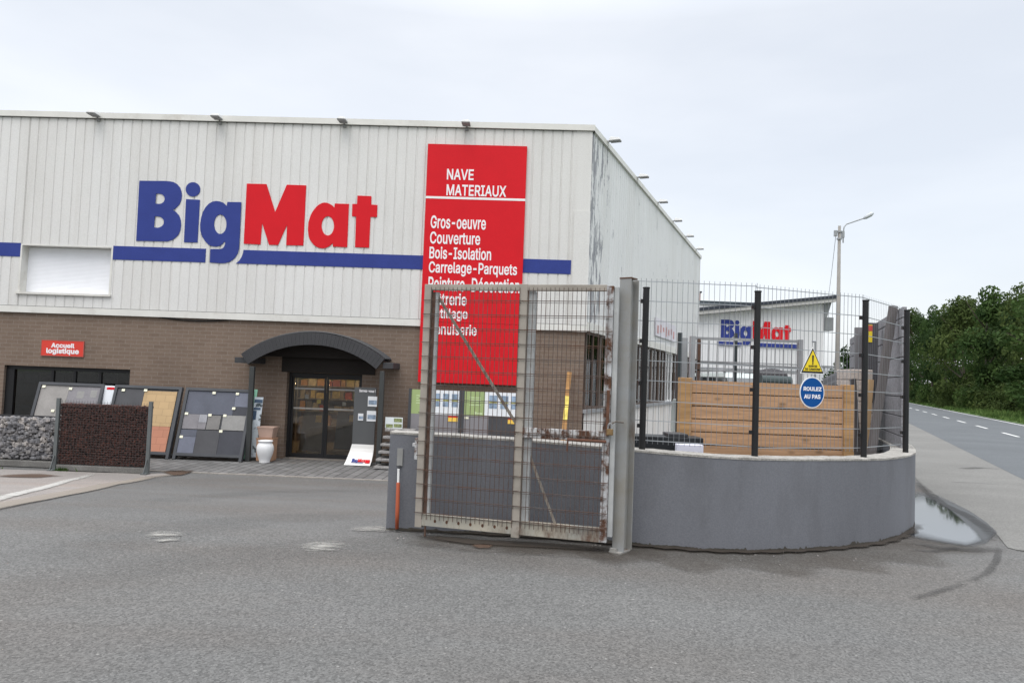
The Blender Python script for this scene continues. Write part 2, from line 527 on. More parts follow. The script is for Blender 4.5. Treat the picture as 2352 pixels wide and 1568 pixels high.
CONC = mat('grey_render', (0.138, 0.143, 0.158), 0.85, 0.10, vs=0.8, fine=0.08, fs=70, bump=0.15, dirt=(0.094, 0.095, 0.101), dv=(0.50, 0.85), ds=1.8, stretch=(1, 1, 0.35))
COPE = mat('raw_mortar', (0.30, 0.287, 0.262), 0.9, 0.25, vs=7, fine=0.25, fs=60, bump=0.4)

# ================================================================== THE SETTING: ground, road, pavement
def uvgrid(o, nu, nv):
    me = o.data
    uv = me.uv_layers.new(name='UVMap')
    for p in me.polygons:
        for li in p.loop_indices:
            vi = me.loops[li].vertex_index
            uv.data[li].uv = ((vi % (nu + 1)) / nu, (vi // (nu + 1)) / nv)
def drape(name, m, fn, nu, nv, dz, kind='structure', terrain=True):
    mb = MB()
    def g(u, v):
        x, y = fn(u, v)
        return (x, y, (hgt(x, y) if terrain else 0.0) + dz)
    mb.grid(g, nu, nv)
    o = mb.build(name, m, smooth=True)
    uvgrid(o, nu, nv)
    return tag(o, kind=kind)
def lerp(a, b, t): return a + (b - a) * t
def poly_at(pts, t):
    """point at share t along a polyline"""
    ds = [0.0]
    for a, b in zip(pts, pts[1:]): ds.append(ds[-1] + hypot(b[0] - a[0], b[1] - a[1]))
    d = t * ds[-1]
    for i in range(len(pts) - 1):
        if d <= ds[i + 1] or i == len(pts) - 2:
            k = (d - ds[i]) / max(1e-9, ds[i + 1] - ds[i])
            return lerp(pts[i][0], pts[i + 1][0], k), lerp(pts[i][1], pts[i + 1][1], k)
def ribbon(a, b):
    return lambda u, v: (lerp(poly_at(a, u)[0], poly_at(b, u)[0], v), lerp(poly_at(a, u)[1], poly_at(b, u)[1], v))
def offs(pts, d):
    out = []
    for i, p in enumerate(pts):
        a, b = pts[max(0, i - 1)], pts[min(len(pts) - 1, i + 1)]
        tx, ty = b[0] - a[0], b[1] - a[1]; l = hypot(tx, ty)
        out.append((p[0] + ty / l * d, p[1] - tx / l * d))
    return out
def strip(pts, w):
    return ribbon(offs(pts, w / 2), offs(pts, -w / 2))

# the road: a straight with its near edge, centre dashes and far edge, running away to the right
RD = radians(24.0)
RT = Vector((sin(RD), cos(RD), 0)); RN = Vector((cos(RD), -sin(RD), 0))
RP = Vector((9.15, 13.1, 0))
def road(t, off): return tuple((RP + RT * t + RN * off).xy)
ROADW, CENTRE = 5.75, 2.95
FIELD = mat('field_grass', (0.060, 0.095, 0.028), 0.9, 0.35, vs=0.6, fine=0.4, fs=12)
gp = MB()
def gz(u, v):
    x, y = lerp(-700, 900, u), lerp(-500, 1400, v)
    return (x, y, hgt(x, y) - 0.10)
xs = [-700, -400, -200, -100] + list(range(-50, 62, 2)) + [100, 200, 400, 900]
ys = [-500, -200, -80] + list(range(-30, 62, 2)) + [100, 200, 400, 800, 1400]
gp.add([(x, y, hgt(x, y) - 0.10) for y in ys for x in xs], [(j * len(xs) + i, j * len(xs) + i + 1, (j + 1) * len(xs) + i + 1, (j + 1) * len(xs) + i) for j in range(len(ys) - 1) for i in range(len(xs) - 1)])
tag(gp.build('ground', FIELD, smooth=True), kind='structure')

def yard_fn(u, v):
    y = lerp(-70, 62, v)
    xr = 9.15 + (y - 13.1) * tan(RD) + 0.25
    return (lerp(-70, xr, u), y)
drape('yard', ASPH, yard_fn, 150, 300, 0.0)
drape('road', ROADM, lambda u, v: road(lerp(-45, 420, v), lerp(0, ROADW, u)), 4, 120, 0.008, terrain=False)
# pavement between the curved wall and the road
pv_l = [(2097, 1090), (2140, 1140), (2190, 1172), (2240, 1196), (2290, 1228), (2318, 1262), (2360, 1266), (2420, 1270)]
PVL = [tuple(on_ground(*p).xy) for p in pv_l]
PVL = [(8.4, 15.6)] + PVL
PVR = [road((y - 13.1) / cos(RD) , 0.02) for y in (15.6, 13.6, 12.0, 10.8, 10.0, 9.2, 8.5, 7.6, 6.8, 6.2)]
drape('pavement', PAVEM, ribbon(PVL, PVR), 60, 12, 0.006)
PV2 = [(8.4, 15.6), (12.5, 26), (30, 68)]
PR2 = [road((y - 13.1) / cos(RD), 0.02) for y in (15.6, 26, 68)]
drape('pavement', PAVEM, ribbon(PV2, PR2), 30, 6, 0.006)
PAINTM = mat('road_paint', (0.62, 0.62, 0.60), 0.7, 0.15, vs=6, dirt=(0.2, 0.2, 0.2), dv=(0.6, 0.75), ds=9)
dash = MB()
t = -40.0
while t < 330:
    a, b, c, d = road(t, CENTRE - 0.06), road(t, CENTRE + 0.06), road(t + 3.0, CENTRE + 0.06), road(t + 3.0, CENTRE - 0.06)
    dash.add([(*p, 0.012) for p in (a, b, c, d)], [(0, 1, 2, 3)])
    t += 6.3
tag(dash.build('road_centre_line', PAINTM), kind='structure')
drape('road_edge_line', PAINTM, lambda u, v: road(lerp(-45, 400, v), lerp(ROADW - 0.28, ROADW - 0.16, u)), 1, 60, 0.012, terrain=False)
# verge beyond the road
VERGE = mat('verge_turf', (0.080, 0.130, 0.042), 0.9, 0.35, vs=0.8, fine=0.4, fs=9)
drape('verge', VERGE, lambda u, v: road(lerp(-45, 420, v), lerp(ROADW + 0.02, ROADW + 14, u)), 10, 120, 0.03, terrain=False)
GRASS = m_leaf('grass_blades', (0.050, 0.100, 0.028), (0.13, 0.19, 0.06), 0.9)
gb = MB(); rg = random.Random(3)
for i in range(11000):
    t = 22 + 150 * rg.random() ** 1.5; o = ROADW + 0.25 + 4.5 * rg.random() ** 1.2
    x, y = road(t, o); h = rg.uniform(0.12, 0.5) * (0.5 + 0.6 * min(1, (o - ROADW) / 2)); w = rg.uniform(0.03, 0.09) * (1 + t / 120)
    a = rg.random() * pi; lx, ly = rg.uniform(-.15, .15), rg.uniform(-.15, .15)
    gb.add([(x - cos(a) * w, y - sin(a) * w, 0.02), (x + cos(a) * w, y + sin(a) * w, 0.02), (x + lx, y + ly, h)], [(0, 1, 2)])
tag(gb.build('grass', GRASS), 'long roadside grass along the far edge of the road', 'grass', kind='stuff')

# marks lying on the yard
SEAM = m_patch('bitumen_seam', (0.050, 0.048, 0.046), (0.35, 0.6), 4.0, alpha=0.38)
DIRT = m_patch('wall_foot_soil', (0.080, 0.066, 0.052), (0.25, 0.8), 2.6, alpha=0.45)
SCUFF = m_patch('worn_white_paint', (0.38, 0.37, 0.34), (0.52, 0.74), 6.0, (1, 2.6, 1), alpha=0.85)
MUD = m_patch('brown_mud', (0.10, 0.062, 0.042), (0.3, 0.5), 6.0, alpha=0.8)
TYRE = m_patch('tyre_dark', (0.085, 0.083, 0.08), (0.3, 0.7), 2.0, (0.4, 2, 1), alpha=0.10)
def gpts(l): return [tuple(on_ground(*p).xy) for p in l]
def patch(name, m, px, w, dz=0.012, nu=24, nv=8):
    return drape(name, m, strip(gpts(px), w), nu, nv, dz)
patch('paint_mark', SCUFF, [(690, 1268), (740, 1256), (795, 1246)], 0.42)
patch('paint_mark', SCUFF, [(812, 1222), (850, 1217), (905, 1212)], 0.50)
patch('paint_mark', SCUFF, [(355, 1238), (375, 1230), (398, 1222)], 0.36)
patch('paint_mark', SCUFF, [(375, 1236), (392, 1246)], 0.22)
patch('tar_seam', SEAM, [(2085, 1376), (2130, 1368), (2180, 1352), (2225, 1338)], 0.07, 0.015)
patch('tar_seam', SEAM, [(2225, 1338), (2270, 1315), (2290, 1288), (2296, 1255)], 0.07, 0.017)
patch('tar_seam', SEAM, [(2102, 1105), (2130, 1130), (2165, 1160), (2215, 1182), (2262, 1212), (2296, 1250)], 0.16, 0.015)
patch('tar_seam', SEAM, [(2090, 1246), (2150, 1258), (2230, 1264), (2300, 1262)], 0.22, 0.014)
patch('tar_seam', SEAM, [(2090, 1264), (2140, 1268), (2210, 1258)], 0.10, 0.013)
patch('pavement_crack', SEAM, [(2205, 1077), (2250, 1075), (2300, 1078)], 0.25, 0.013)
patch('pavement_crack', SEAM, [(2180, 1108), (2240, 1110), (2300, 1114)], 0.06, 0.013)
patch('mud_patch', MUD, [(380, 1089), (410, 1087), (435, 1088)], 0.8, 0.022)
patch('mud_patch', MUD, [(30, 1098), (70, 1094), (120, 1092)], 0.9, 0.024)
patch('mud_patch', MUD, [(1088, 1258), (1110, 1256), (1130, 1258)], 0.16, 0.014)
for l, w in (([(0, 1300), (300, 1235), (600, 1195), (885, 1180)], 0.9), ([(0, 1350), (400, 1290), (800, 1255), (1300, 1300)], 0.8), ([(300, 1160), (600, 1130), (880, 1125)], 0.8)):
    patch('tyre_track', TYRE, l, w, 0.010, 40, 8)

# puddle by the wall end: damp asphalt with a thin sheet of water in its middle
WETM = m_patch('wet_asphalt', (0.055, 0.056, 0.057), (0.12, 0.4), 5.0, alpha=0.8, rough=0.3, spec=0.6)
WATER = m_patch('puddle_water', (0.03, 0.033, 0.036), (0.2, 0.36), 4.0, alpha=0.97, rough=0.035, spec=1.0, ior=3.0)
wt1 = gpts([(2070, 1128), (2112, 1128), (2155, 1137), (2190, 1154), (2228, 1174), (2266, 1200), (2290, 1222)])
wt2 = gpts([(2070, 1236), (2110, 1242), (2150, 1249), (2195, 1256), (2235, 1259), (2268, 1250), (2290, 1226)])
drape('wet_patch', WETM, ribbon(wt1, wt2), 40, 20, 0.0105)
pt1 = gpts([(2040, 1134), (2112, 1136), (2150, 1150), (2185, 1172), (2222, 1205), (2255, 1236)])
pt2 = gpts([(2040, 1222), (2100, 1236), (2140, 1243), (2180, 1250), (2220, 1256), (2255, 1246)])
drape('puddle', WATER, ribbon(pt1, pt2), 40, 20, 0.0135)

# paved strip along the shop front
def m_paver():
    k = NT('grey_pavers'); x = k.sep(); c = k.n('ShaderNodeCombineXYZ'); k.l(x[1], c.inputs[0]); k.l(x[0], c.inputs[1])
    b = k.n('ShaderNodeTexBrick'); b.inputs['Scale'].default_value = 1.0; b.inputs['Brick Width'].default_value = 0.42; b.inputs['Row Height'].default_value = 0.21
    b.inputs['Mortar Size'].default_value = 0.014; b.inputs['Color1'].default_value = (0.125, 0.123, 0.12, 1); b.inputs['Color2'].default_value = (0.175, 0.172, 0.168, 1)
    b.inputs['Mortar'].default_value = (0.05, 0.048, 0.045, 1); k.l(c.outputs[0], b.inputs['Vector'])
    cc = k.mix(0.5, b.outputs[0], k.ramp(k.noise(1.2, 5), 0.3, 0.7, (0.7, 0.7, 0.7), (1.2, 1.2, 1.2)), 'MULTIPLY')
    k.col(cc); k.set(0.85, 0, 0.25); k.bump(b.outputs[1], -0.4, 0.01); return k.m
PAVER = m_paver()
ap = MB()
AP_OUT = 3.0
ap.grid(lambda u, v: (lerp(-26, 3.0, u), lerp(0.0, -AP_OUT, v), 0.016), 40, 6)
tag(ap.build('paved_strip', PAVER, loc=CORNER, rz=RZF), kind='structure')
kb = MB(); kb.box(-26, 3.0, -AP_OUT - 0.08, -AP_OUT + 0.002, -0.06, 0.022)
tag(kb.build('kerb_strip', mat('concrete_kerb', (0.27, 0.25, 0.225), 0.85, 0.2, vs=3, fine=0.2, fs=40), loc=CORNER, rz=RZF), kind='structure')
# pale concrete parking bay at the left, with its painted line
BAYM = m_asphalt('bay_concrete', (0.235, 0.215, 0.20), speck=0.3, warm=(0.25, 0.215, 0.19), blot=0.15)
bl = gpts([(420, 1089), (345, 1096), (250, 1113), (170, 1131), (80, 1148), (-60, 1176), (-300, 1230)])
bt = gpts([(415, 1087), (338, 1088), (240, 1086), (160, 1083), (70, 1080), (-60, 1076), (-300, 1070)])
drape('parking_bay', BAYM, ribbon(bl, bt), 40, 14, 0.010)
EDGEM = m_patch('pale_bay_edge', (0.30, 0.265, 0.225), (0.05, 0.2), 3.0, alpha=0.8)
drape('bay_edge', EDGEM, strip(bl, 0.32), 40, 6, 0.016)
LINEM = m_patch('bay_line_paint', (0.48, 0.47, 0.44), (0.42, 0.60), 9.0, alpha=0.9)
drape('parking_line', LINEM, strip(gpts([(225, 1084.5), (150, 1106), (80, 1127), (-40, 1160), (-160, 1193)]), 0.20), 60, 4, 0.020)

# ================================================================== THE SHOP
shop = thing('warehouse_shop', 'cream metal clad warehouse shop over brown brick with red and blue signs', 'building', CORNER, RZF)
RZ = RZS - RZF                                 # the side wall inside the shop's own frame
ZR = (fac(1352, 294)[1] + fac(700, 270)[1]) / 2
ZB = (fac(700, 738)[1] + fac(1180, 755)[1]) / 2    # foot of the cladding
ZS0 = sid(1440, 931)[1]; ZS1 = sid(1485, 795)[1]; ZS2 = sid(1485, 791)[1]
SL = sid(1606, 620)[0]
print('ZR', ZR, 'ZB', ZB, 'sill', ZS0, 'top', ZS1, 'side length', SL, 'corner', CORNER, 'apron', fac(600, 1058))
LEFT = -26.0
# openings
w1 = (fac(6, 900)[0], fac(296, 900)[0], fac(150, 843)[1])
dr = (fac(655, 950)[0], fac(828, 950)[0], fac(740, 857)[1])
bw = MB(); T = 0.30
bw.box(LEFT, w1[0], 0, T, 0, ZB).box(w1[0], w1[1], 0, T, w1[2], ZB).box(w1[1], dr[0], 0, T, 0, ZB)
bw.box(dr[0], dr[1], 0, T, dr[2], ZB).box(dr[1], 0, 0, T, 0, ZB)
bw.build('brick_wall', BRICK, shop)

def corr(mb, x0, x1, z0, z1, y=-0.06, pitch=0.25, gw=0.05, dp=0.017, ph=0.0):
    pts = []
    k = math.floor((x0 - ph) / pitch)
    while True:
        g0 = ph + k * pitch
        for x, yy in ((g0, y), (g0 + 0.012, y + dp), (g0 + gw - 0.012, y + dp), (g0 + gw, y)):
            if x0 < x < x1: pts.append((x, yy))
        k += 1
        if g0 > x1: break
    pts = [(x0, y)] + pts + [(x1, y)]
    vs = [(x, yy, z0) for x, yy in pts] + [(x, yy, z1) for x, yy in pts]
    n = len(pts)
    return mb.add(vs, [(i, i + 1, n + i + 1, n + i) for i in range(n - 1)])
wl, wr = fac(50, 620)[0], fac(258, 620)[0]
wt, wb = fac(155, 567)[1], fac(155, 674)[1]
ZC0 = ZB + 0.16
CF = fac(1319, 500)[0]
fc = MB()
corr(fc, LEFT, wl, ZC0, ZR - 0.14); corr(fc, wl, wr, wt, ZR - 0.14); corr(fc, wl, wr, ZC0, wb - 0.05); corr(fc, wr, CF + .02, ZC0, ZR - 0.14)
fc.build('front_cladding', CLAD, shop)
gl2 = MB(); gl2.box(LEFT, CF, -0.064, -0.02, ZR - 0.165, ZR - 0.151).box(LEFT, CF, -0.058, -0.02, ZC0 - 0.011, ZC0 - 0.001)  # dark strips painted for the shadow under the coping and the flashing gap
gl2.build('painted_shadow_gap', DARK, shop)
fb = MB(); fb.box(LEFT, 0.05, -0.075, 0.02, ZB - 0.02, ZC0 - 0.012)
fb.build('base_flashing', TRIM, shop)
fr_ = MB(); fr_.box(LEFT, 0.10, -0.12, 0.5, ZR - 0.15, ZR)
fr_.build('roof_coping', TRIM, shop)
cfz = MB(); zc = fac(1335, 486)[1]
cfz.box(CF, 0.04, -0.066, 0.05, zc, ZR - 0.16); cfz.box(fac(1313, 640)[0], 0.045, -0.082, 0.05, ZC0 - 0.01, zc - 0.004)
cfz.build('corner_flashing', CLAD, shop)
# side wall
sc_ = MB(); corr(sc_, 0.0, SL, ZS2 + 0.16, ZR - 0.13, y=-0.05, pitch=0.25, dp=0.014)
sc_.build('side_cladding', CLADS, shop, rz=RZ)
sf = MB(); sf.box(-0.02, SL, -0.11, 0.30, ZR - 0.15, ZR - 0.003)
sf.build('roof_coping', TRIM, shop, rz=RZ)
sb_ = MB(); sb_.box(0.0, SL, -0.09, 0.0, ZS1 - 0.02, ZS2 + 0.15)
sb_.build('window_fascia', TRIM, shop, rz=RZ)
sp = MB(); corr(sp, 0.05, SL, 0.05, ZS0 - 0.09, y=-0.03, pitch=0.5, gw=0.03, dp=0.02)
sp.build('lower_panels', mat('stained_panel', (0.68, 0.66, 0.63), 0.6, 0.08, dirt=(0.45, 0.36, 0.27), dv=(0.5, 0.8), ds=3, stretch=(2, 2, 0.15)), shop, rz=RZ)
ss = MB(); ss.box(0.02, SL, -0.10, 0.25, ZS0 - 0.09, ZS0)
ss.build('side_sill', GREYM, shop, rz=RZ)
WINF = mat('brown_window_frame', (0.10, 0.075, 0.06), 0.6, 0.2)
nwin = 14
step = (SL - 0.4) / nwin
for i in range(nwin):
    a, b = 0.2 + i * step, 0.2 + (i + 1) * step
    f_ = MB()
    f_.box(a, a + 0.07, 0.0, 0.09, ZS0, ZS1 - 0.02).box(b - 0.07, b, 0.0, 0.09, ZS0, ZS1 - 0.02)
    f_.box(a + 0.07, b - 0.07, 0.005, 0.085, ZS1 - 0.08, ZS1 - 0.021).box(a + 0.07, b - 0.07, 0.005, 0.085, ZS0 + 0.001, ZS0 + 0.06)
    f_.box((a + b) / 2 - 0.025, (a + b) / 2 + 0.025, 0.01, 0.08, ZS0 + 0.06, ZS1 - 0.08)
    wo = f_.build('window', WHITE if i in (3, 8) else WINF, shop, rz=RZ)
    g_ = MB(); g_.box(a + 0.07, b - 0.07, 0.045, 0.05, ZS0 + 0.06, ZS1 - 0.08)
    g_.build('pane', GLASSD, wo)
# the hall inside and the closed back
HALL = mat('hall_plaster', (0.14, 0.115, 0.09), 0.9, 0.2)
hb = MB()
gl = Vector((cos(RZ), sin(RZ)))
q = [(LEFT, 0.30), (-0.25, 0.30), (-0.25 + gl.x * (SL - 0.4), 0.3 + gl.y * (SL - 0.4)), (LEFT, gl.y * SL)]
hb.add([(x, y, 0.018) for x, y in q], [(0, 1, 2, 3)])
hb.add([(x, y, ZB + 0.1) for x, y in q], [(3, 2, 1, 0)])
hb.build('hall_floor', mat('hall_tiles', (0.16, 0.14, 0.12), 0.35, 0.1), shop)
rr = MB()
R4 = [(LEFT, 0.0), (0.0, 0.0), (gl.x * SL, gl.y * SL), (LEFT, gl.y * SL)]
rr.hexa([(x, y, ZR - 0.5) for x, y in R4], [(x, y, ZR - 0.2) for x, y in R4])
rr.build('roof_deck', GREYM, shop)
bk = MB(); bk.box(LEFT - 0.3, gl.x * SL, gl.y * SL, gl.y * SL + 0.3, 0, ZR - 0.01).box(LEFT - 0.3, LEFT, -0.06, gl.y * SL, 0, ZR - 0.01)
bk.build('rear_wall', CLAD, shop)
iw = MB(); iw.box(w1[0] - 1.0, -0.6, 7.0, 7.1, 0.02, ZB + 0.09)
iw.build('inner_wall', HALL, shop)

# shuttered window in the cladding
sw = MB()
D = 0.22
sw.box(wl - 0.02, wl + 0.02, -0.07, D, wb, wt).box(wr - 0.02, wr + 0.03, -0.07, D, wb, wt).box(wl - 0.02, wr + 0.03, -0.068, D, wt, wt + 0.03)
win = sw.build('shuttered_window', TRIM, shop)
sh = MB(); n = 34; zz = wb + 0.02
for i in range(n):
    a, b = lerp(wb + 0.02, wt - 0.01, i / n), lerp(wb + 0.02, wt - 0.01, (i + 1) / n)
    sh.add([(wl + 0.02, D - 0.03, a), (wr - 0.02, D - 0.03, a), (wr - 0.02, D - 0.034, (a + b) / 2), (wl + 0.02, D - 0.034, (a + b) / 2), (wr - 0.02, D - 0.03, b), (wl + 0.02, D - 0.03, b)], [(0, 1, 2, 3), (3, 2, 4, 5)])
sh.build('roller_shutter', mat('white_shutter', (0.80, 0.81, 0.84), 0.4, 0.03), win)
si = MB(); si.box(wl - 0.06, wr + 0.05, -0.12, D, wb - 0.055, wb)
si.build('sill', TRIM, win)

# ground floor shop window, glazed to the ground, with notices behind the glass
wn_ = MB()
xs_ = [w1[0], fac(25, 900)[0], fac(112, 900)[0], fac(163, 900)[0], fac(222, 900)[0], w1[1]]
wn_.box(w1[0], w1[1], 0.10, 0.18, w1[2] - 0.10, w1[2] - 0.001)
wn_.box(xs_[0], xs_[1], 0.08, 0.2, 0.02, w1[2] - 0.10)
for x in xs_[2:-1]: wn_.box(x - 0.035, x + 0.035, 0.10, 0.18, 0.02, w1[2] - 0.10)
wn_.box(xs_[1], xs_[-1], 0.102, 0.178, 0.02, 0.12)
wn2 = wn_.build('shop_window', BLACK, shop)
for a, b in zip(xs_[1:-1], xs_[2:]):
    g_ = MB(); g_.box(a + 0.035, b - 0.035, 0.135, 0.143, 0.12, w1[2] - 0.10); g_.build('pane', GLASSD, wn2)
NOTE = mat('faded_paper', (0.20, 0.21, 0.24), 0.8, 0.4, vs=8)
for (x0, y0, x1, y1) in ((45, 856, 80, 878), (118, 856, 142, 884), (168, 858, 196, 890), (225, 860, 262, 892)):
    a, c = fac(x0, y1); b, d = fac(x1, y0); MB().box(min(a, b), max(a, b), 0.16, 0.163, min(c, d), max(c, d)).build('paper_notice', NOTE, wn2)

# sliding entrance doors
dm = (dr[0] + dr[1]) / 2
ent = MB(); YD = 0.24
ent.box(dr[0], dr[0] + 0.07, YD - 0.05, YD + 0.09, 0.02, dr[2] - 0.001).box(dr[1] - 0.07, dr[1], YD - 0.05, YD + 0.09, 0.02, dr[2] - 0.001)
ent.box(dr[0] + 0.07, dr[1] - 0.07, YD - 0.06, YD + 0.08, dr[2] - 0.09, dr[2] - 0.002)
entrance = ent.build('entrance_door', BLACK, shop)
DOORGREY = mat('door_rail', (0.30, 0.29, 0.27), 0.4, 0.1)
for a, b in ((dr[0] + 0.07, dm - 0.003), (dm + 0.003, dr[1] - 0.07)):
    l_ = MB()
    l_.box(a, a + 0.06, YD, YD + 0.05, 0.03, dr[2] - 0.09).box(b - 0.06, b, YD, YD + 0.05, 0.03, dr[2] - 0.09)
    l_.box(a + 0.06, b - 0.06, YD + 0.002, YD + 0.048, 0.03, 0.14).box(a + 0.06, b - 0.06, YD + 0.002, YD + 0.048, dr[2] - 0.15, dr[2] - 0.09)
    l_.build('door_leaf', BLACK, entrance)
    for zz in (fac(740, 894)[1], fac(740, 940)[1]): MB().box(a + 0.06, b - 0.06, YD + 0.0, YD + 0.052, zz - 0.022, zz + 0.022).build('door_rail', DOORGREY, entrance)
    g_ = MB(); g_.box(a + 0.06, b - 0.06, YD + 0.02, YD + 0.026, 0.14, dr[2] - 0.15); g_.build('pane', m_glass('door_glass', (0.8, 0.8, 0.78), 0.03) if a < dm - 0.5 else bpy.data.materials['door_glass'], entrance)
for (xa, ya, xb, yb, c_) in ((763, 898, 779, 915, (0.75, 0.45, 0.10)), (700, 905, 708, 916, (0.5, 0.5, 0.48)), (786, 923, 794, 932, (0.55, 0.50, 0.42)), (727, 917, 736, 927, (0.70, 0.50, 0.08))):
    (u0, v1), (u1, v0) = fac(xa, ya, -YD), fac(xb, yb, -YD)
    MB().box(u0, u1, YD + 0.0275, YD + 0.029, v0, v1).build('paper_notice', mat('door_notice', c_, 0.6, 0.35, vs=9), entrance)
th = MB(); th.box(dr[0], dr[1], -0.04, 0.22, 0.017, 0.035); th.build('door_threshold', mat('steel_sill', (0.2, 0.18, 0.16), 0.5, 0.1), shop)

# blue stripe along the cladding
zt, zb_ = fac(700, 579.4)[1], fac(700, 611)[1]
def Ap(x, y): return fac((540 + x / 4.126) * 0.574219, (700 + y / 4.126) * 0.574219)
def Bp(x, y): return fac((940 + x / 3.92) * 0.574219, (700 + y / 3.92) * 0.574219)
st_ = MB(); YS = -0.072
st_.box(LEFT, wl - 0.02, YS, -0.062, zb_, zt)
st_.box(wr + 0.03, Ap(1185, 1340)[0], YS, -0.062, zb_, zt)
cur = [(Bp(150, 1190)[0], zt), (Bp(140, 1230)[0], lerp(zt, zb_, .25)), (Bp(122, 1280)[0], lerp(zt, zb_, .5)), (Bp(88, 1335)[0], lerp(zt, zb_, .76)), (Bp(32, 1393)[0], zb_)]
st_.prism([cur + [(fac(1311, 620)[0], zb_), (fac(1311, 620)[0], zt)]], YS, -0.062)
st_.build('blue_stripe', BLUE, shop)

# ================================================================== WRITING ON THE FRONT
def ell(cx, cy, rx, ry, n=28): return [(cx + rx * cos(2 * pi * i / n), cy + ry * sin(2 * pi * i / n)) for i in range(n)]
LET = {
 'B': (Ap, [[(98,108),(520,112),(600,118),(660,130),(720,165),(765,220),(788,285),(796,350),(786,420),(762,485),(725,530),(690,560),(650,588),(700,622),(750,680),(776,755),(783,840),(770,925),(735,1000),(695,1040),(640,1078),(560,1104),(45,1095)],
   [(372,322),(415,320),(455,325),(490,347),(512,382),(514,415),(497,455),(465,480),(430,489),(360,483)],
   [(352,692),(400,692),(450,705),(488,735),(503,775),(495,818),(470,852),(435,872),(400,880),(338,873)]], 0),
 'i': (Ap, [[(865,410),(1092,422),(1052,1122),(830,1118)]], 0),
 'g': (Ap, [[(1772,460),(1740,1150),(1735,1220),(1715,1300),(1680,1360),(1635,1405),(1580,1440),(1510,1460),(1430,1463),(1255,1450),(1265,1230),(1430,1230),(1465,1218),(1490,1190),(1508,1150),(1508,1108),(1490,1115),(1460,1150),(1420,1178),(1360,1190),(1300,1185),(1240,1165),(1180,1105),(1130,1025),(1100,930),(1097,820),(1112,720),(1140,625),(1185,545),(1240,485),(1300,450),(1360,440),(1420,448),(1480,472),(1533,522),(1545,457)], ell(1428,822,102,160)], 0),
 'M': (Bp, [[(203,148),(510,155),(645,590),(828,165),(1130,175),(1085,1115),(818,1108),(832,790),(690,1105),(550,1102),(442,762),(415,1098),(155,1085)]], 1),
 'a': (Bp, [[(1798,465),(1770,1140),(1548,1130),(1545,1075),(1510,1110),(1475,1135),(1430,1152),(1390,1158),(1340,1152),(1300,1138),(1255,1108),(1220,1070),(1190,1025),(1170,975),(1157,870),(1165,750),(1200,640),(1225,592),(1255,550),(1290,508),(1330,475),(1375,452),(1415,443),(1455,448),(1490,460),(1530,482),(1570,522),(1578,458)], ell(1468,806,97,150)], 1),
 't': (Bp, [[(1930,335),(2148,343),(2148,475),(2243,482),(2235,670),(2135,668),(2112,1148),(1893,1140),(1910,662),(1845,655),(1852,465),(1925,465)]], 1),
}
LS = {}
for ch, (fn, loops, red) in LET.items():
    LS[ch] = ([[fn(*p) for p in lp] for lp in loops], red)
LS_dot = [Ap(*p) for p in ell(978, 250, 119, 118)]
L0 = LS['B'][0][0][-1]
LH = LS['B'][0][0][0][1] - L0[1]
def logo(parent, x, z, h, y, depth=0.03, whole=False):
    """the shop's six letter logo, capital height h, its foot at x, z; each letter a mesh of its own"""
    s = h / LH
    def T(p): return (x + (p[0] - L0[0]) * s, z + (p[1] - L0[1]) * s)
    both = [MB(), MB()]
    for ch in 'BigMat':
        loops, red = LS[ch]
        m = both[red] if whole else MB()
        m.prism([[T(p) for p in lp] for lp in loops], y - depth, y)
        if ch == 'i': m.prism([[T(p) for p in LS_dot]], y - depth, y)
        if not whole: m.build('letter', RED if red else BLUE, parent)
    if whole:
        both[0].build('blue_lettering', BLUE, parent); both[1].build('red_lettering', RED, parent)
    return T
sg = thing('wall_lettering', 'huge blue and red raised letters on the cream cladding, tail of g crossing the stripe', 'sign', FW(0, 0.062, 0), RZF)
logo(sg, L0[0], L0[1], LH, 0.0, 0.016)

# tall red panel
rx0, rx1 = fac(982, 400)[0], fac(1209, 400)[0]
rz1 = (fac(986, 332)[1] + fac(1211, 342)[1]) / 2; rz0 = (fac(966, 876)[1] + fac(1175, 885)[1]) / 2
rp_ = thing('red_sign_panel', 'tall red panel listing departments in white letters behind the gate', 'sign', FW(0, 0.0, 0), RZF)
zd = fac(1095, 459)[1]; zs2 = fac(1085, 743)[1]
pb = MB(); YP = -0.13
pb.box(rx0, rx1, YP, -0.08, rz0, zs2 - 0.004).box(rx0, rx1, YP, -0.08, zs2 + 0.004, zd - 0.03).box(rx0, rx1, YP, -0.08, zd + 0.03, rz1)
pb.build('panel', RED, rp_)
db = MB(); db.box(rx0, rx1, YP - 0.003, -0.082, zd - 0.029, zd + 0.029); db.build('divider', WHITE, rp_)
LETW = mat('white_letter', (0.80, 0.78, 0.79), 0.5, 0.02)
def flines(parent, items, y, m, depth=0.006, bold=0.034, name='lettering'):
    for txt, x0, x1, yt, yb in items:
        a, b = fac(x0, (yt + yb) / 2)[0], fac(x1, (yt + yb) / 2)[0]
        xm = (x0 + x1) / 2
        t_ = MB(); text_shape(t_, txt, a, b, fac(xm, yb)[1], fac(xm, yt)[1], y, depth, bold)
        t_.build(name, m, parent)
flines(rp_, [('NAVE', 1028, 1089, 392, 416.5), ('MATERIAUX', 1027, 1163.5, 428.5, 454), ('Gros-oeuvre', 991, 1117, 499, 528.5), ('Couverture', 989.5, 1104, 535.5, 563.5),
             ('Bois-Isolation', 988, 1129, 570, 598), ('Carrelage-Parquets', 986.5, 1188, 605, 637.5), ('Peinture-Décoration', 985.5, 1194, 639, 672),
             ('Plâtrerie', 984.5, 1073, 674, 702), ('Outillage', 983.5, 1075, 709, 738), ('Menuiserie', 982.5, 1096, 745, 770)], YP, LETW)

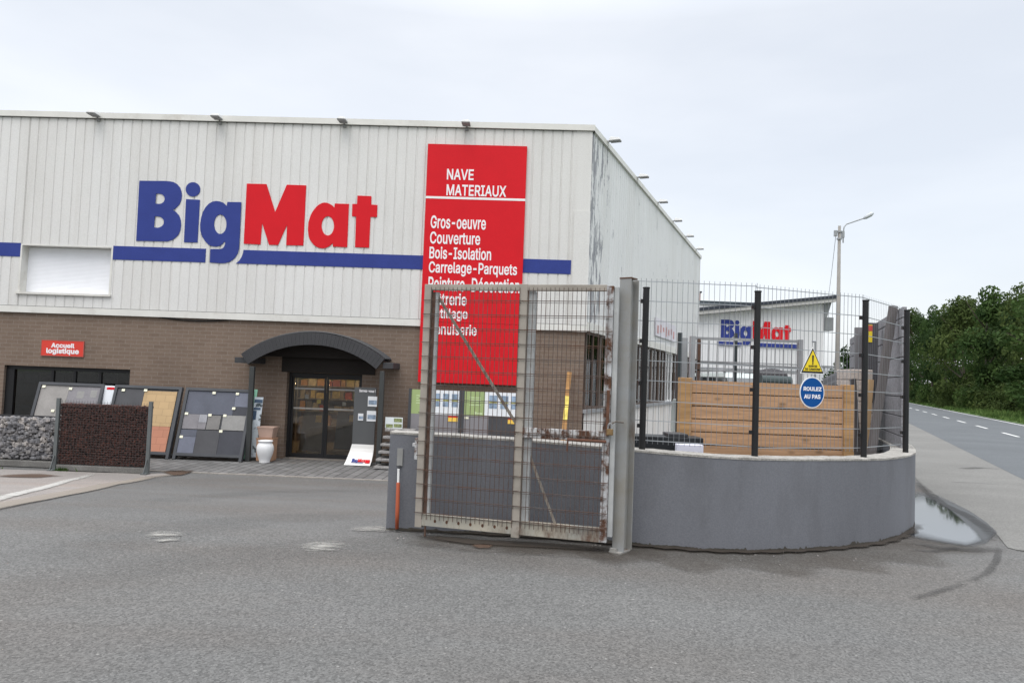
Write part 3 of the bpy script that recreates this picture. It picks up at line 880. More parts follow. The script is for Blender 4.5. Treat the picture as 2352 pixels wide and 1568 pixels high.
# small red sign over the shop window
ar = thing('reception_sign', 'small red sign with two white words on the brown brick', 'sign', FW(0, 0, 0), RZF)
ax0, az0 = fac(96, 817)[0], fac(145, 817)[1]; ax1, az1 = fac(194, 785)[0], fac(145, 783)[1]
m_ = MB(); m_.box(ax0, ax1, -0.03, -0.004, az0, az1); m_.build('panel', mat('orange_red', (0.62, 0.045, 0.028), 0.5, 0.05), ar)
e_ = MB()
for a, b, c, d in ((ax0 - .015, ax1 + .015, az1, az1 + .015), (ax0 - .015, ax1 + .015, az0 - .015, az0), (ax0 - .015, ax0, az0, az1), (ax1, ax1 + .015, az0, az1)): e_.box(a, b, -0.034, -0.003, c, d)
e_.build('border', mat('dull_red_edge', (0.35, 0.10, 0.08), 0.5, 0.1), ar)
flines(ar, [('Accueil', 119, 173, 788, 799), ('logistique', 108, 183, 800, 815)], -0.03, LETW, 0.004, 0.075)

# cable sagging under the cladding
cb = MB(); cp = []
for i in range(15):
    u = i / 14; px = lerp(335, 560, u); s, z = fac(px, lerp(722, 731, u) + 10 * 4 * u * (1 - u)); cp.append(FW(s, 0.03, z))
cb.tube(cp, 0.018, 6)
tag(cb.build('hanging_cable', BLACK), 'black cable sagging under the cream cladding over the brick', 'cable')

# floodlights on the coping
LAMPB = mat('lamp_grey', (0.25, 0.25, 0.25), 0.5, 0.1)
def floodlight(label, loc, rz):
    t = thing('floodlight', label, 'floodlight', loc, rz, 'floodlights along the roof coping'); t.scale = (.85, .85, .85)
    a = MB(); a.bar((0, 0.05, -0.02), (0, -0.12, 0.03), 0.05, 0.05).box(-0.05, 0.05, 0.0, 0.03, -0.12, 0.04); a.build('bracket', LAMPB, t)
    h = MB()
    b = [(-0.14, -0.44, 0.0), (0.14, -0.44, 0.0), (0.13, -0.06, 0.0), (-0.13, -0.06, 0.0)]
    u = [(-0.09, -0.40, 0.085), (0.09, -0.40, 0.085), (0.08, -0.10, 0.14), (-0.08, -0.10, 0.14)]
    h.hexa(b, u); h.build('housing', mat('lamp_pale', (0.48, 0.48, 0.47), 0.45, 0.1) if 'lamp_pale' not in bpy.data.materials else bpy.data.materials['lamp_pale'], t, bevel=0.02)
    g = MB(); g.box(-0.12, 0.12, -0.42, -0.09, -0.018, -0.001); g.build('lens', LAMPB, t)
    return t
fpos = [(222, 258), (502, 266), (788, 274), (1069, 283)]
fl = ['roof floodlight over the shuttered window on the shop front', 'roof floodlight above the blue letters on the shop front', 'roof floodlight above the red letters on the shop front', 'roof floodlight above the tall red panel']
fl0 = None
for (px, py), lb in zip(fpos, fl):
    s, z = fac(px, py, 0.12)
    if fl0 is None: fl0 = floodlight(lb, FW(s + .04, 0.10, ZR - 0.13), RZF)
    else: dup(fl0, FW(s + .04, 0.10, ZR - 0.13), RZF, lb)
sl_ = ['side wall floodlight nearest the front corner', 'second side wall floodlight from the front corner', 'third side wall floodlight from the front corner', 'fourth side wall floodlight from the front corner', 'fifth side wall floodlight from the front corner', 'last side wall floodlight at the far end of the side wall']
for (px, py), lb in zip([(1395, 352), (1463, 430), (1510, 485), (1545, 527), (1574, 561), (1598, 589)], sl_):
    t, z = sid(px, py, 0.1)
    dup(fl0, CORNER + G * t + NS * 0.10 + Vector((0, 0, ZR - 0.01)), RZS, lb)

# pale advertising banner on the side wall
a = sid(1500, 728); b = sid(1500, 770); c = sid(1546, 775)
bn = thing('wall_banner', 'pale faded picture banner on the flaking side wall', 'banner', CORNER, RZS)
m_ = MB(); m_.box(a[0], c[0], -0.10, -0.07, b[1], a[1]); m_.build('sheet', mat('faded_banner', (0.62, 0.60, 0.64), 0.6, 0.15, vs=1.2), bn)
m_ = MB(); w_ = c[0] - a[0]; h_ = a[1] - b[1]
for i in range(7): m_.box(a[0] + w_ * (0.08 + 0.13 * i), a[0] + w_ * (0.14 + 0.13 * i), -0.104, -0.098, b[1] + h_ * (0.15 + 0.1 * (i % 3)), b[1] + h_ * (0.6 + 0.1 * (i % 2)))
m_.build('print', mat('faded_red_print', (0.50, 0.25, 0.24), 0.6, 0.4, vs=3), bn)

# ================================================================== THE PORCH
cx0, zx0 = fac(570, 1000, 0.9)[0], 0
cx1 = fac(871, 1000, 0.9)[0]
can = thing('porch_canopy', 'dark arched canopy with slatted fascia over the entrance', 'canopy', FW(0, 0, 0), RZF)
zl = fac(569, 835, 0.9)[1]; zap = fac(712, 763, 0.9)[1]
fx0, fx1 = fac(553, 833, 0.9)[0], fac(882, 838, 0.9)[0]
half = (fx1 - fx0) / 2; mid = (fx0 + fx1) / 2; zend = fac(553, 813, 0.9)[1]
rise = zap - zend
Ro = (half * half + rise * rise) / (2 * rise); zc_ = zap - Ro; am = math.asin(half / Ro)
fa_ = MB(); TH = 0.30; n = 74; rs = random.Random(5)
for i in range(n):
    a0, a1 = -am + 2 * am * i / n, -am + 2 * am * (i + 0.95) / n
    yo = -0.92 - 0.005 * (i % 2); r0 = Ro - TH - rs.uniform(0, 0.004)
    P = lambda a, r, y: (mid + r * sin(a), y, zc_ + r * cos(a))
    fa_.hexa([P(a0, r0, yo), P(a1, r0, yo), P(a1, r0, -0.82), P(a0, r0, -0.82)], [P(a0, Ro, yo), P(a1, Ro, yo), P(a1, Ro, -0.82), P(a0, Ro, -0.82)])
SLATE = mat('slate_fascia', (0.042, 0.042, 0.045), 0.65, 0.10, vs=3)
fa_.build('fascia', SLATE, can)
ro = MB()
ro.grid(lambda u, v: (mid + (Ro + 0.005) * sin(lerp(-am, am, u)), lerp(-0.90, 0.0, v), zc_ + (Ro + 0.005) * cos(lerp(-am, am, u))), 40, 1)
ro.grid(lambda u, v: (mid + (Ro - 0.06) * sin(lerp(-am, am, u)), lerp(-0.82, 0.0, v), zc_ + (Ro - 0.06) * cos(lerp(-am, am, u))), 40, 1)
ro.build('barrel_roof', SLATE, can, smooth=True)
for k in range(4):
    r_ = MB(); yk = -0.75 + 0.2 * k
    r_.tube([(mid + (Ro + 0.02) * sin(lerp(-am, am, i / 30)), yk, zc_ + (Ro + 0.02) * cos(lerp(-am, am, i / 30))) for i in range(31)], 0.03, 6); r_.build('roof_rib', DARK, can)
ty = MB(); arc = [(mid + (Ro - .02) * sin(lerp(-am, am, i / 24)), zc_ + (Ro - .02) * cos(lerp(-am, am, i / 24))) for i in range(25)]
ty.prism([arc[::-1]], -0.30, -0.27)
ty.box(fac(648, 845)[0], fac(862, 845)[0], -0.035, -0.003, dr[2] + 0.004, fac(740, 806)[1])
ty.build('arch_shade_panel', mat('shade_brown_board', (0.016, 0.012, 0.010), 0.8, 0.2), can)  # dark boards added: the shade under the canopy is put into their colour
POSTM = mat('porch_post_paint', (0.040, 0.043, 0.042), 0.5, 0.1)
for x in (cx0, cx1):
    p_ = MB(); p_.box(x - 0.058, x + 0.058, -0.90, -0.80, 0.016, zl - 0.06); p_.build('post', POSTM, can, bevel=0.01)
b0, b1 = fac(537, 826, 0.9)[0], fac(903, 834, 0.9)[0]; zb2 = fac(552, 820, 0.9)[1]
l_ = MB(); l_.box(b0, cx0 + 0.0, -0.86, 0.0, zb2 - 0.14, zb2); l_.build('side_eave', SLATE, can, bevel=0.01)
l_ = MB(); l_.box(cx1 - 0.0, b1, -0.86, 0.0, zb2 - 0.15, zb2); l_.build('side_eave', SLATE, can, bevel=0.01)

# ================================================================== IN FRONT OF THE SHOP
def leaning(label, name, cat, x0, x1, out, lean, group=None):
    """a board standing on the paving, its foot at 'out' metres from the wall, leaning back"""
    t = thing(name, label, cat, FW(x0, out, 0.016), RZF, group)
    Mt = Matrix.Rotation(-lean, 4, 'X')
    return t, Mt, x1 - x0
FRAME = mat('board_frame', (0.055, 0.058, 0.064), 0.5, 0.15)
TAGM = mat('price_tag_card', (0.82, 0.80, 0.62), 0.6, 0.05)
def tiles(base, sc=2.2, joint=0.0):
    return mat('sample_tiles', base, 0.6, 0.13, vs=2.5, fine=0.05, fs=25)
TM = {k: tiles(c) for k, c in dict(slate=(0.085, 0.092, 0.118), bluegrey=(0.135, 0.145, 0.185), dark=(0.040, 0.042, 0.052), dgrey=(0.060, 0.060, 0.065), mauve=(0.20, 0.19, 0.20), light=(0.29, 0.29, 0.31), taupe=(0.165, 0.158, 0.150), grey=(0.24, 0.235, 0.225), pale=(0.265, 0.25, 0.235), brown=(0.13, 0.085, 0.072)).items()}
def brickface(name, c):
    k = NT(name); x = k.sep(); cc_ = k.n('ShaderNodeCombineXYZ'); k.l(x[0], cc_.inputs[0]); k.l(x[2], cc_.inputs[1])
    b = k.n('ShaderNodeTexBrick'); b.inputs['Scale'].default_value = 1; b.inputs['Brick Width'].default_value = 0.24; b.inputs['Row Height'].default_value = 0.17
    b.inputs['Mortar Size'].default_value = 0.005; b.inputs['Color1'].default_value = (*c, 1); b.inputs['Color2'].default_value = (*(v * 0.9 for v in c), 1); b.inputs['Mortar'].default_value = (*(v * 0.72 for v in c), 1)
    k.l(cc_.outputs[0], b.inputs['Vector']); k.col(k.mix(0.3, b.outputs[0], k.ramp(k.noise(2), .3, .7, (.75, .75, .75), (1.2, 1.2, 1.2)), 'MULTIPLY')); k.set(0.8); return k.m
SAND = brickface('sand_setts', (0.47, 0.325, 0.17)); SALMON = brickface('salmon_setts', (0.45, 0.20, 0.125))
def tile_board(label, x0, x1, out, H, lean, patches, tags):
    t, Mt, Wd = leaning(label, 'tile_display_board', 'display board', x0, x1, out, lean, 'sample boards leaning along the shop front')
    f = MB(); w = 0.07
    f.box(0, w, -0.05, 0.05, 0.0, H).box(Wd - w, Wd, -0.05, 0.05, 0.0, H).box(w, Wd - w, -0.05, 0.05, H - w, H).box(w, Wd - w, -0.05, 0.05, 0.09, 0.09 + w)
    f.xf(Mt).build('frame', FRAME, t)
    bk_ = MB(); bk_.box(w, Wd - w, 0.0, 0.03, 0.09 + w, H - w); bk_.xf(Mt).build('backing', FRAME, t)
    p_ = MB(); p_.bar((0.1, 0.05, 0), (0.1, 0.05 + H * sin(lean) * 0.8, 0), 0.05); p_.bar((Wd - 0.1, 0.05, 0), (Wd - 0.1, 0.05 + H * sin(lean) * 0.8, 0), 0.05); p_.build('prop', FRAME, t)
    z0, z1 = 0.09 + w, H - w
    for i, (u0, v0, u1, v1, m) in enumerate(patches):
        q = MB(); q.box(w + u0 * (Wd - 2 * w) + 0.003, w + u1 * (Wd - 2 * w) - 0.003, -0.018 - 0.0015 * i, 0.0, z0 + v0 * (z1 - z0) + 0.003, z0 + v1 * (z1 - z0) - 0.003)
        q.xf(Mt).build('tile_sample', m, t)
    for u, v in tags:
        q = MB(); x = w + u * (Wd - 2 * w); z = z0 + v * (z1 - z0); q.box(x - 0.04, x + 0.04, -0.042, -0.036, z - 0.03, z + 0.03); q.xf(Mt).build('price_tag', TAGM, t)
    return t
LEAN = radians(17)
OB = 1.05
def bx(px): return fac(px, 1050, OB)[0]
HB = 1.80
tile_board('slate blue and grey tile board standing by the left canopy post', bx(397), bx(556), OB, HB, LEAN,
  [(0, .62, .77, 1, TM['slate']), (.77, .76, 1, 1, TM['bluegrey']), (.77, .62, 1, .76, TM['dark']), (0, .38, .25, .62, TM['mauve']), (.25, .49, .38, .62, TM['light']), (.25, .38, .38, .49, TM['mauve']), (.39, .38, .60, .61, TM['taupe']), (.63, .38, 1, .62, TM['grey']),
   (0, .26, .26, .37, TM['slate']), (0, 0, .26, .26, TM['bluegrey']), (.26, 0, .63, .37, TM['dgrey']), (.63, 0, 1, .37, TM['dark'])],
  [(.42, .97), (.80, .97), (.78, .73), (.04, .62), (.42, .61), (.66, .61), (.64, .36), (.03, .25)])
tile_board('tile board with sand and salmon paving beside dark grey slabs', bx(229), bx(388), OB, HB, LEAN,
  [(0, 0, .44, 1, TM['dgrey']), (.44, .40, .97, .97, SAND), (.44, 0, .97, .40, SALMON)], [(.10, .96), (.46, .97)])
tile_board('tile board with big pale grey slabs, leftmost of the row', bx(48), bx(203), OB, HB, LEAN,
  [(0, .30, .47, 1, TM['pale']), (.47, .72, 1, 1, TM['mauve']), (.62, .80, .74, .92, TM['grey']), (.84, .82, .95, .94, TM['grey']), (.47, .40, 1, .72, TM['taupe']), (.36, .20, .8, .40, TM['dgrey']), (0, 0, .36, .30, TM['brown']), (.36, 0, 1, .20, TM['dgrey'])],
  [(.05, .97), (.50, .95), (.30, .58), (.09, .33)])
# red and white clip on the first board, paper poster between boards
cl = MB(); s, z = fac(156, 876 + 8, 0.55); cl.box(s - 0.12, s + 0.02, -0.02, 0.02, z - 0.06, z).box(s - 0.10, s - 0.02, -0.021, 0.021, z, z + 0.05)
cl = None
t, Mt, Wd = leaning('white paper poster with red heading wedged between two tile boards', 'paper_poster', 'poster', fac(228, 960, .7)[0], fac(257, 960, .7)[0], 0.80, radians(9))
m_ = MB(); m_.box(0, Wd, -0.012, 0.012, 0.0, 1.72); m_.xf(Mt).build('sheet', mat('poster_white', (0.74, 0.77, 0.80), 0.6, 0.05), t)
m_ = MB(); m_.box(0.06, Wd - 0.04, -0.017, -0.012, 1.62, 1.68); m_.xf(Mt).build('heading', RED, t)
m_ = MB(); m_.box(0.0, Wd * 0.9, -0.016, -0.012, 0.6, 1.22); m_.xf(Mt).build('picture', mat('green_picture', (0.22, 0.33, 0.28), 0.6, 0.5, vs=5), t)
# mint and white advertising banner behind the canopy post
t, Mt, Wd = leaning('mint green and white banner leaning beside the canopy post', 'advert_banner', 'banner', fac(563, 1040, .55)[0], fac(591, 1040, .55)[0], 0.62, radians(4))
k_ = (fac(600, 910, .55)[0] - fac(586, 1040, .55)[0])
h_ = 1.62
def para(mb, u0, u1, z0, z1, y0, y1):
    f_ = lambda u, z: u * Wd + k_ * z / h_
    return mb.hexa([(f_(u0, z0), y0, z0), (f_(u1, z0), y0, z0), (f_(u1, z0), y1, z0), (f_(u0, z0), y1, z0)], [(f_(u0, z1), y0, z1), (f_(u1, z1), y0, z1), (f_(u1, z1), y1, z1), (f_(u0, z1), y1, z1)])
m_ = MB(); para(m_, 0.0, 0.42, 0.02, 1.75, -0.012, 0.012); m_.xf(Mt).build('mint_panel', mat('mint_green', (0.30, 0.62, 0.44), 0.5, 0.08), t)
m_ = MB(); para(m_, 0.30, 1.0, 0.08, 1.56, -0.03, -0.014); m_.xf(Mt).build('white_panel', mat('banner_white', (0.62, 0.68, 0.72), 0.5, 0.1, dirt=(0.07, 0.09, 0.10), dv=(0.55, 0.62), ds=6), t)
m_ = MB(); para(m_, 0.32, 0.98, 1.42, 1.50, -0.036, -0.031); para(m_, 0.32, 0.9, 1.24, 1.30, -0.036, -0.031); para(m_, 0.32, 0.6, 1.0, 1.22, -0.036, -0.031); m_.xf(Mt).build('print', mat('banner_blue', (0.07, 0.11, 0.17), 0.5, 0.2), t)
# vase and planters
vs_, vz_ = fac(608, 1051, 1.0)
vp = [(0.0, 0.0), (0.125, 0.0), (0.13, 0.02), (0.125, 0.05), (0.15, 0.12), (0.185, 0.22), (0.205, 0.32), (0.20, 0.39), (0.175, 0.45), (0.15, 0.485), (0.155, 0.50), (0.175, 0.515), (0.178, 0.53), (0.165, 0.54), (0.14, 0.535), (0.12, 0.46), (0.13, 0.3)]
m_ = MB(); m_.lathe(vp, 28)
tag(m_.build('white_vase', mat('white_glaze', (0.74, 0.74, 0.74), 0.35, 0.03, dirt=(0.6, 0.6, 0.6), dv=(0.5, 0.8)), loc=FW(vs_, 1.0, 0.018), smooth=True), 'white glazed vase standing on the paving left of the entrance', 'vase')
def planter(name, label, px, out, z, w0, w1, h, m):
    s = fac(px, 1020, out)[0]
    t = thing(name, label, 'planter', FW(s, out, z), RZF)
    q = MB()
    q.hexa([(-w0, -w0, 0), (w0, -w0, 0), (w0, w0, 0), (-w0, w0, 0)], [(-w1, -w1, h), (w1, -w1, h), (w1, w1, h), (-w1, w1, h)])
    q.build('pot', m, t, bevel=0.015)
    r = MB(); r.box(-w1 - .008, w1 + .008, -w1 - .008, w1 + .008, h - 0.02, h + 0.004); r.build('rim', m, t)
    return t
TERR = mat('terracotta', (0.42, 0.25, 0.16), 0.8, 0.12)
PINK = mat('pinkish_clay', (0.44, 0.305, 0.245), 0.8, 0.1)
planter('brown_planter', 'brown clay planter carrying the pink one, behind the vase', 613, 0.55, 0.017, 0.19, 0.20, 0.56, TERR)
planter('pink_planter', 'pinkish square planter stacked on the brown one behind the vase', 614, 0.55, 0.582, 0.16, 0.205, 0.27, PINK)
# leaflet stand
lx0, lx1 = fac(812, 960, .55)[0], fac(862, 960, .55)[0]
tt = thing('leaflet_stand', 'grey leaflet stand with curved white foot and small logo', 'leaflet stand', FW(lx0, 0.55, 0.016), RZF)
Wd = lx1 - lx0; Ht = fac(838, 891, .55)[1]
zk = fac(836, 1022, .60)[1]
m_ = MB(); m_.box(0, Wd, -0.03, 0.03, zk, Ht); m_.build('panel', mat('stand_grey', (0.085, 0.088, 0.09), 0.5, 0.06), tt)
m_ = MB(); prof = [(-0.03, zk), (-0.035, zk * 0.80), (-0.06, zk * 0.62), (-0.12, zk * 0.45), (-0.22, zk * .22), (-0.36, 0.02)]
LW = 0.10
for (y0, z0), (y1, z1) in zip(prof, prof[1:]):
    w0, w1 = -LW * (1 - z0 / zk) ** 0.8 if z0 < zk else 0, -LW * (1 - z1 / zk) ** 0.8
    m_.add([(w0, y0, z0), (Wd, y0, z0), (w1, y1, z1), (Wd, y1, z1), (w0, y0 + .02, z0), (Wd, y0 + .02, z0), (w1, y1 + .02, z1), (Wd, y1 + .02, z1)], [(0, 1, 3, 2), (5, 4, 6, 7), (0, 2, 6, 4), (1, 5, 7, 3)])
m_.build('curved_foot', mat('stand_white', (0.78, 0.77, 0.74), 0.45, 0.03), tt)
m_ = MB(); text_shape(m_, 'Servez-vous !', 0.12, Wd - 0.02, Ht - 0.115, Ht - 0.05, -0.031, 0.004, 0.06); m_.build('lettering', LETW, tt)
# logo printed on the foot, lying on its slope
sl0, sl1 = prof[-1], prof[-3]
ang = atan2(sl1[1] - sl0[1], sl1[0] - sl0[0])
lg = MB(); mb2 = [MB(), MB()]
sc = 0.082 / LH
for ch in 'BigMat':
    loops, red = LS[ch]
    mb2[red].prism([[(0.10 + (p[0] - L0[0]) * sc, (p[1] - L0[1]) * sc * 1.25) for p in lp] for lp in loops], -0.004, 0.002)
mb2[0].box(0.09, 0.38, -0.003, 0.002, -0.03, -0.015)
mb2[1].box(0.43, 0.54, -0.004, 0.002, -0.03, 0.08)
Ml = Matrix.Translation((0, sl0[0], sl0[1])) @ Matrix.Rotation(-(pi / 2 - ang), 4, 'X') @ Matrix.Translation((-0.03, -0.004, 0.11))
mb2[0].xf(Ml).build('logo', BLUE, tt); mb2[1].xf(Ml).build('logo', RED, tt)
LEAFL = mat('leaflet_paper', (0.70, 0.71, 0.72), 0.5, 0.06)
PICB = mat('leaflet_picture', (0.22, 0.28, 0.36), 0.5, 0.5, vs=14)
TRAY = m_glass('clear_holder', (0.8, 0.8, 0.8), 0.05)
def zst(y): return fac(838, y, .58)[1] - 0.0
for (xa, xb, ya, yb, lab) in ((844, 865, 911, 934, 'white leaflet in the upper holder of the grey stand'), (843, 864, 944, 968, 'white leaflet in the lower right holder of the grey stand'), (823, 835, 951, 967, 'narrow leaflet in the lower left holder of the grey stand')):
    x0, x1 = fac(xa, 940, .6)[0], fac(xb, 940, .6)[0]
    lf = thing('leaflet', lab, 'leaflet', FW(x0, 0.585, 0.016), RZF, 'leaflets in the grey stand')
    q = MB(); q.box(0, x1 - x0, -0.012, 0.0, zst(yb), zst(ya)); q.build('sheet', LEAFL, lf)
    q = MB(); dz = zst(ya) - zst(yb); q.box(0.02, x1 - x0 - 0.005, -0.015, -0.012, zst(yb) + dz * .2, zst(yb) + dz * .62); q.build('picture', PICB, lf)
# stepped slab display with a picture sign on it
SLABM = mat('slab_stone', (0.26, 0.25, 0.24), 0.85, 0.15, vs=5, fine=0.25, fs=40)
sd_ = thing('slab_display', 'rack of stone step slabs beside the leaflet stand', 'slab rack', FW(fac(866, 1040, 1.2)[0], 1.35, 0.016), RZF)
wid = fac(937, 1000, 1.0)[0] - fac(868, 1000, 1.0)[0]
zz0 = fac(880, 1062, 1.2)[1]; zz1 = fac(890, 989, .9)[1]
for i in range(6):
    u = i / 5; z = lerp(0.02, zz1 - 0.016, u)
    q = MB(); q.box(lerp(-0.03, 0.13, u), wid + 0.10, lerp(-0.05, 0.32, u), 0.75, z, z + 0.055); q.build('slab', SLABM, sd_, bevel=0.008)
q = MB(); q.box(0.30, wid, 0.70, 0.745, 0.0, zz1 - 0.02); q.build('rack_back', FRAME, sd_)
ps = thing('picture_sign', 'small white picture sign standing on the slab rack', 'sign', FW(fac(885, 970, .8)[0], 0.82, zz1 + 0.056), RZF)
pw_ = fac(925, 970, .8)[0] - fac(885, 970, .8)[0]; ph_ = 0.27
q = MB(); q.box(0, pw_, 0, 0.02, 0, ph_); q.build('board', mat('sign_white', (0.66, 0.70, 0.70), 0.5, 0.05), ps, bevel=0.006)
q = MB(); q.box(pw_ * .5, pw_ * .96, -0.004, 0, 0.03, ph_ * .42).box(pw_ * .5, pw_ * .96, -0.004, 0, ph_ * .58, ph_ * .92).box(pw_ * .05, pw_ * .45, -0.004, 0, 0.02, ph_ * .38); q.build('picture', mat('sign_green_photo', (0.20, 0.23, 0.10), 0.5, 0.7, vs=14), ps)

# product boards behind the gate
LIME = mat('lime_green', (0.33, 0.42, 0.18), 0.5, 0.06)
PAPER = mat('board_white', (0.76, 0.78, 0.80), 0.5, 0.03)
LGREY = mat('board_grey', (0.225, 0.215, 0.225), 0.6, 0.06)
PIC1 = mat('photo_blue', (0.24, 0.32, 0.42), 0.5, 0.5, vs=7)
PIC2 = mat('photo_green', (0.35, 0.36, 0.12), 0.5, 0.5, vs=9)
YEL = mat('yellow_card', (0.85, 0.55, 0.09), 0.5, 0.05)
LIMET = mat('pale_print', (0.55, 0.66, 0.38), 0.5, 0.05)
def pboard(label, px0, px1, py1, split, dark_from=None):
    o_ = 0.45
    x0, x1 = fac(px0, 940, o_)[0], fac(px1, 940, o_)[0]
    t = thing('product_board', label, 'display board', FW(x0, o_, 0.016), RZF, 'product boards behind the gate')
    W_ = x1 - x0; H_ = fac((px0 + px1) / 2, py1, o_)[1]; zm = H_ - 0.60
    MB().box(-0.07, 0, -0.02, 0.05, 0, H_ + 0.02).build('frame', FRAME, t); MB().box(W_, W_ + 0.05, -0.02, 0.05, 0, H_ + 0.02).build('frame', FRAME, t)
    q = MB(); q.box(0, W_, 0.0, 0.03, 0, zm); q.build('lower_panel', LGREY, t)
    if dark_from:
        q = MB(); q.box(W_ * dark_from, W_, -0.006, 0.0, 0, zm); q.build('lower_panel', TM['dgrey'], t)
    q = MB(); q.box(0, W_ * split, 0.0, 0.03, zm + 0.002, H_); q.build('green_poster', LIME, t)
    q = MB(); q.box(W_ * split + .002, W_, 0.0, 0.03, zm + 0.002, H_); q.build('picture_poster', PAPER, t)
    q = MB()
    for i in range(4): q.box(W_ * split * .25, W_ * split * .8, -0.003, 0, H_ - 0.16 - 0.06 * i, H_ - 0.14 - 0.06 * i)
    q.box(W_ * split * .5, W_ * split * .62, -0.003, 0, zm + 0.04, zm + 0.10).box(W_ * split * .66, W_ * split * .9, -0.003, 0, zm + 0.04, zm + 0.08); q.build('print', LIMET, t)
    q = MB(); w_ = W_ * (1 - split); xo = W_ * split
    for i in range(3): q.box(xo + w_ * (.12 + .31 * i), xo + w_ * (.34 + .31 * i), -0.004, 0, H_ - 0.22, H_ - 0.08)
    for i in range(3): q.box(xo + w_ * (.12 + .31 * i), xo + w_ * (.34 + .31 * i), -0.004, 0, H_ - 0.40, H_ - 0.28)
    q.build('photo', PIC1, t)
    q = MB()
    for i in range(3): q.box(xo + w_ * (.12 + .31 * i), xo + w_ * (.34 + .31 * i), -0.0045, 0, H_ - 0.265, H_ - 0.225)
    q.build('photo', PIC2, t)
    q = MB(); q.box(W_ * .78, W_ * .98, -0.012, 0.0, zm - 0.16, zm - 0.03); q.build('price_card', YEL, t)
    q = MB(); q.box(W_ * .78, W_ * .98, -0.014, -0.012, zm - 0.06, zm - 0.028); q.build('price_card', RED, t)
    q = MB(); q.box(W_ * .42 if not dark_from else .02, W_ * .49 if not dark_from else .12, -0.012, 0.0, zm - 0.08, zm - 0.02); q.build('price_tag', TAGM, t)
    return t
pboard('green and white product board left of the black gap behind the gate', 944, 1054, 897, 0.40)
pboard('green and white product board right of the black gap behind the gate', 1066, 1196, 902, 0.36, 0.44)
# wooden post with a yellow label leaning on the brick
p0, p1 = fac(1288, 1035, .9), fac(1308, 855, .25)
wp = thing('wooden_post', 'orange timber post with yellow label leaning on the brick wall', 'post', FW(0, 0, 0), RZF)
q = MB(); q.bar((p0[0], -0.9, 0.02), (p1[0], -0.16, p1[1]), 0.11, 0.11, up=(0, 1, 0)); q.build('shaft', m_wood('orange_timber', (0.42, 0.23, 0.09), 1, False), wp, bevel=0.006)
u0, u1 = 0.52, 0.76
P_ = lambda u: Vector((lerp(p0[0], p1[0], u), lerp(-0.9, -0.16, u) - 0.062, lerp(0.02, p1[1], u)))
q = MB(); q.bar(P_(u0), P_(u1), 0.10, 0.004, up=(0, 1, 0)); q.build('label', mat('yellow_label', (0.75, 0.60, 0.12), 0.5, 0.3, vs=6), wp)

# ================================================================== INSIDE THE SHOP, seen through the doors
def local(x, y, z): return FW(x, -y, z)
SHELF = mat('shelf_steel', (0.22, 0.20, 0.17), 0.5, 0.1)
gx = (dr[0] + dr[1]) / 2
shf = thing('goods_shelf', 'long steel shelf of coloured goods inside the entrance', 'shelf', local(gx - 0.6, 4.6, 0.02), RZF)
q = MB()
for z in (0.5, 0.95, 1.35, 1.75, 2.1): q.box(-1.6, 2.6, 0, 0.45, z, z + 0.03)
for x in (-1.6, 0.5, 2.57): q.box(x, x + 0.03, 0.01, 0.44, 0, 2.3)
q.build('shelves', SHELF, shf)
q = MB(); q.box(-1.6, 2.6, 0.46, 0.49, 0, 2.3); q.build('back_panel', mat('shelf_back', (0.30, 0.19, 0.09), 0.7, 0.2), shf)
pc = [(0.40, 0.20, 0.07), (0.30, 0.06, 0.04), (0.42, 0.32, 0.12), (0.30, 0.26, 0.20), (0.16, 0.17, 0.12), (0.45, 0.38, 0.27), (0.12, 0.11, 0.12), (0.22, 0.17, 0.12), (0.18, 0.15, 0.13)]
PCM = [mat('goods_box', c, 0.5, 0.2, vs=8) for c in pc]
rq = random.Random(11)
for z in (0.53, 0.98, 1.38, 1.78):
    x = -1.5
    while x < 2.4:
        w = rq.uniform(0.16, 0.3); h = rq.uniform(0.15, 0.32)
        ci = rq.randrange(len(PCM)); o = MB().box(0, w - 0.03, 0, 0.3, 0, h).build('goods_box', PCM[ci], loc=local(gx - 0.6 + x, 4.66, 0.02 + z), rz=RZF, bevel=0.004)
        tag(o, 'small %s box of goods on the %s tier of the long shelf inside' % (('orange brown', 'dark red', 'ochre', 'beige', 'olive', 'cream', 'black', 'brown', 'grey brown')[ci], {0.53: 'lowest', 0.98: 'second', 1.38: 'third', 1.78: 'top'}[z]), 'goods', 'goods on the shop shelf')
        x += w
for i, (dx, dy, w, c, lab) in enumerate(((-0.75, 1.5, 0.62, (0.17, 0.14, 0.10), 'brown floor sample stand behind the left door leaf'), (0.02, 2.2, 0.6, (0.12, 0.12, 0.12), 'grey floor sample stand with yellow card behind the doors'), (0.78, 1.6, 0.75, (0.09, 0.085, 0.08), 'dark floor sample stand behind the right door leaf'))):
    t = thing('sample_stand', lab, 'display stand', local(gx + dx, dy, 0.02), RZF)
    R_ = Matrix.Rotation(-0.25, 4, 'X')
    MB().box(-w / 2, w / 2, 0, 0.05, 0.05, 1.15).xf(R_).build('panel', mat('sample_panel', c, 0.6, 0.2), t)
    MB().box(-w / 2, w / 2, -0.22, 0.2, 0.0, 0.06).build('base', mat('sample_base', (0.34, 0.27, 0.18), 0.6, 0.2), t)
    MB().box(w * .1, w * .36, -0.012, -0.001, 0.86, 1.05).xf(R_).build('price_card', YEL, t)
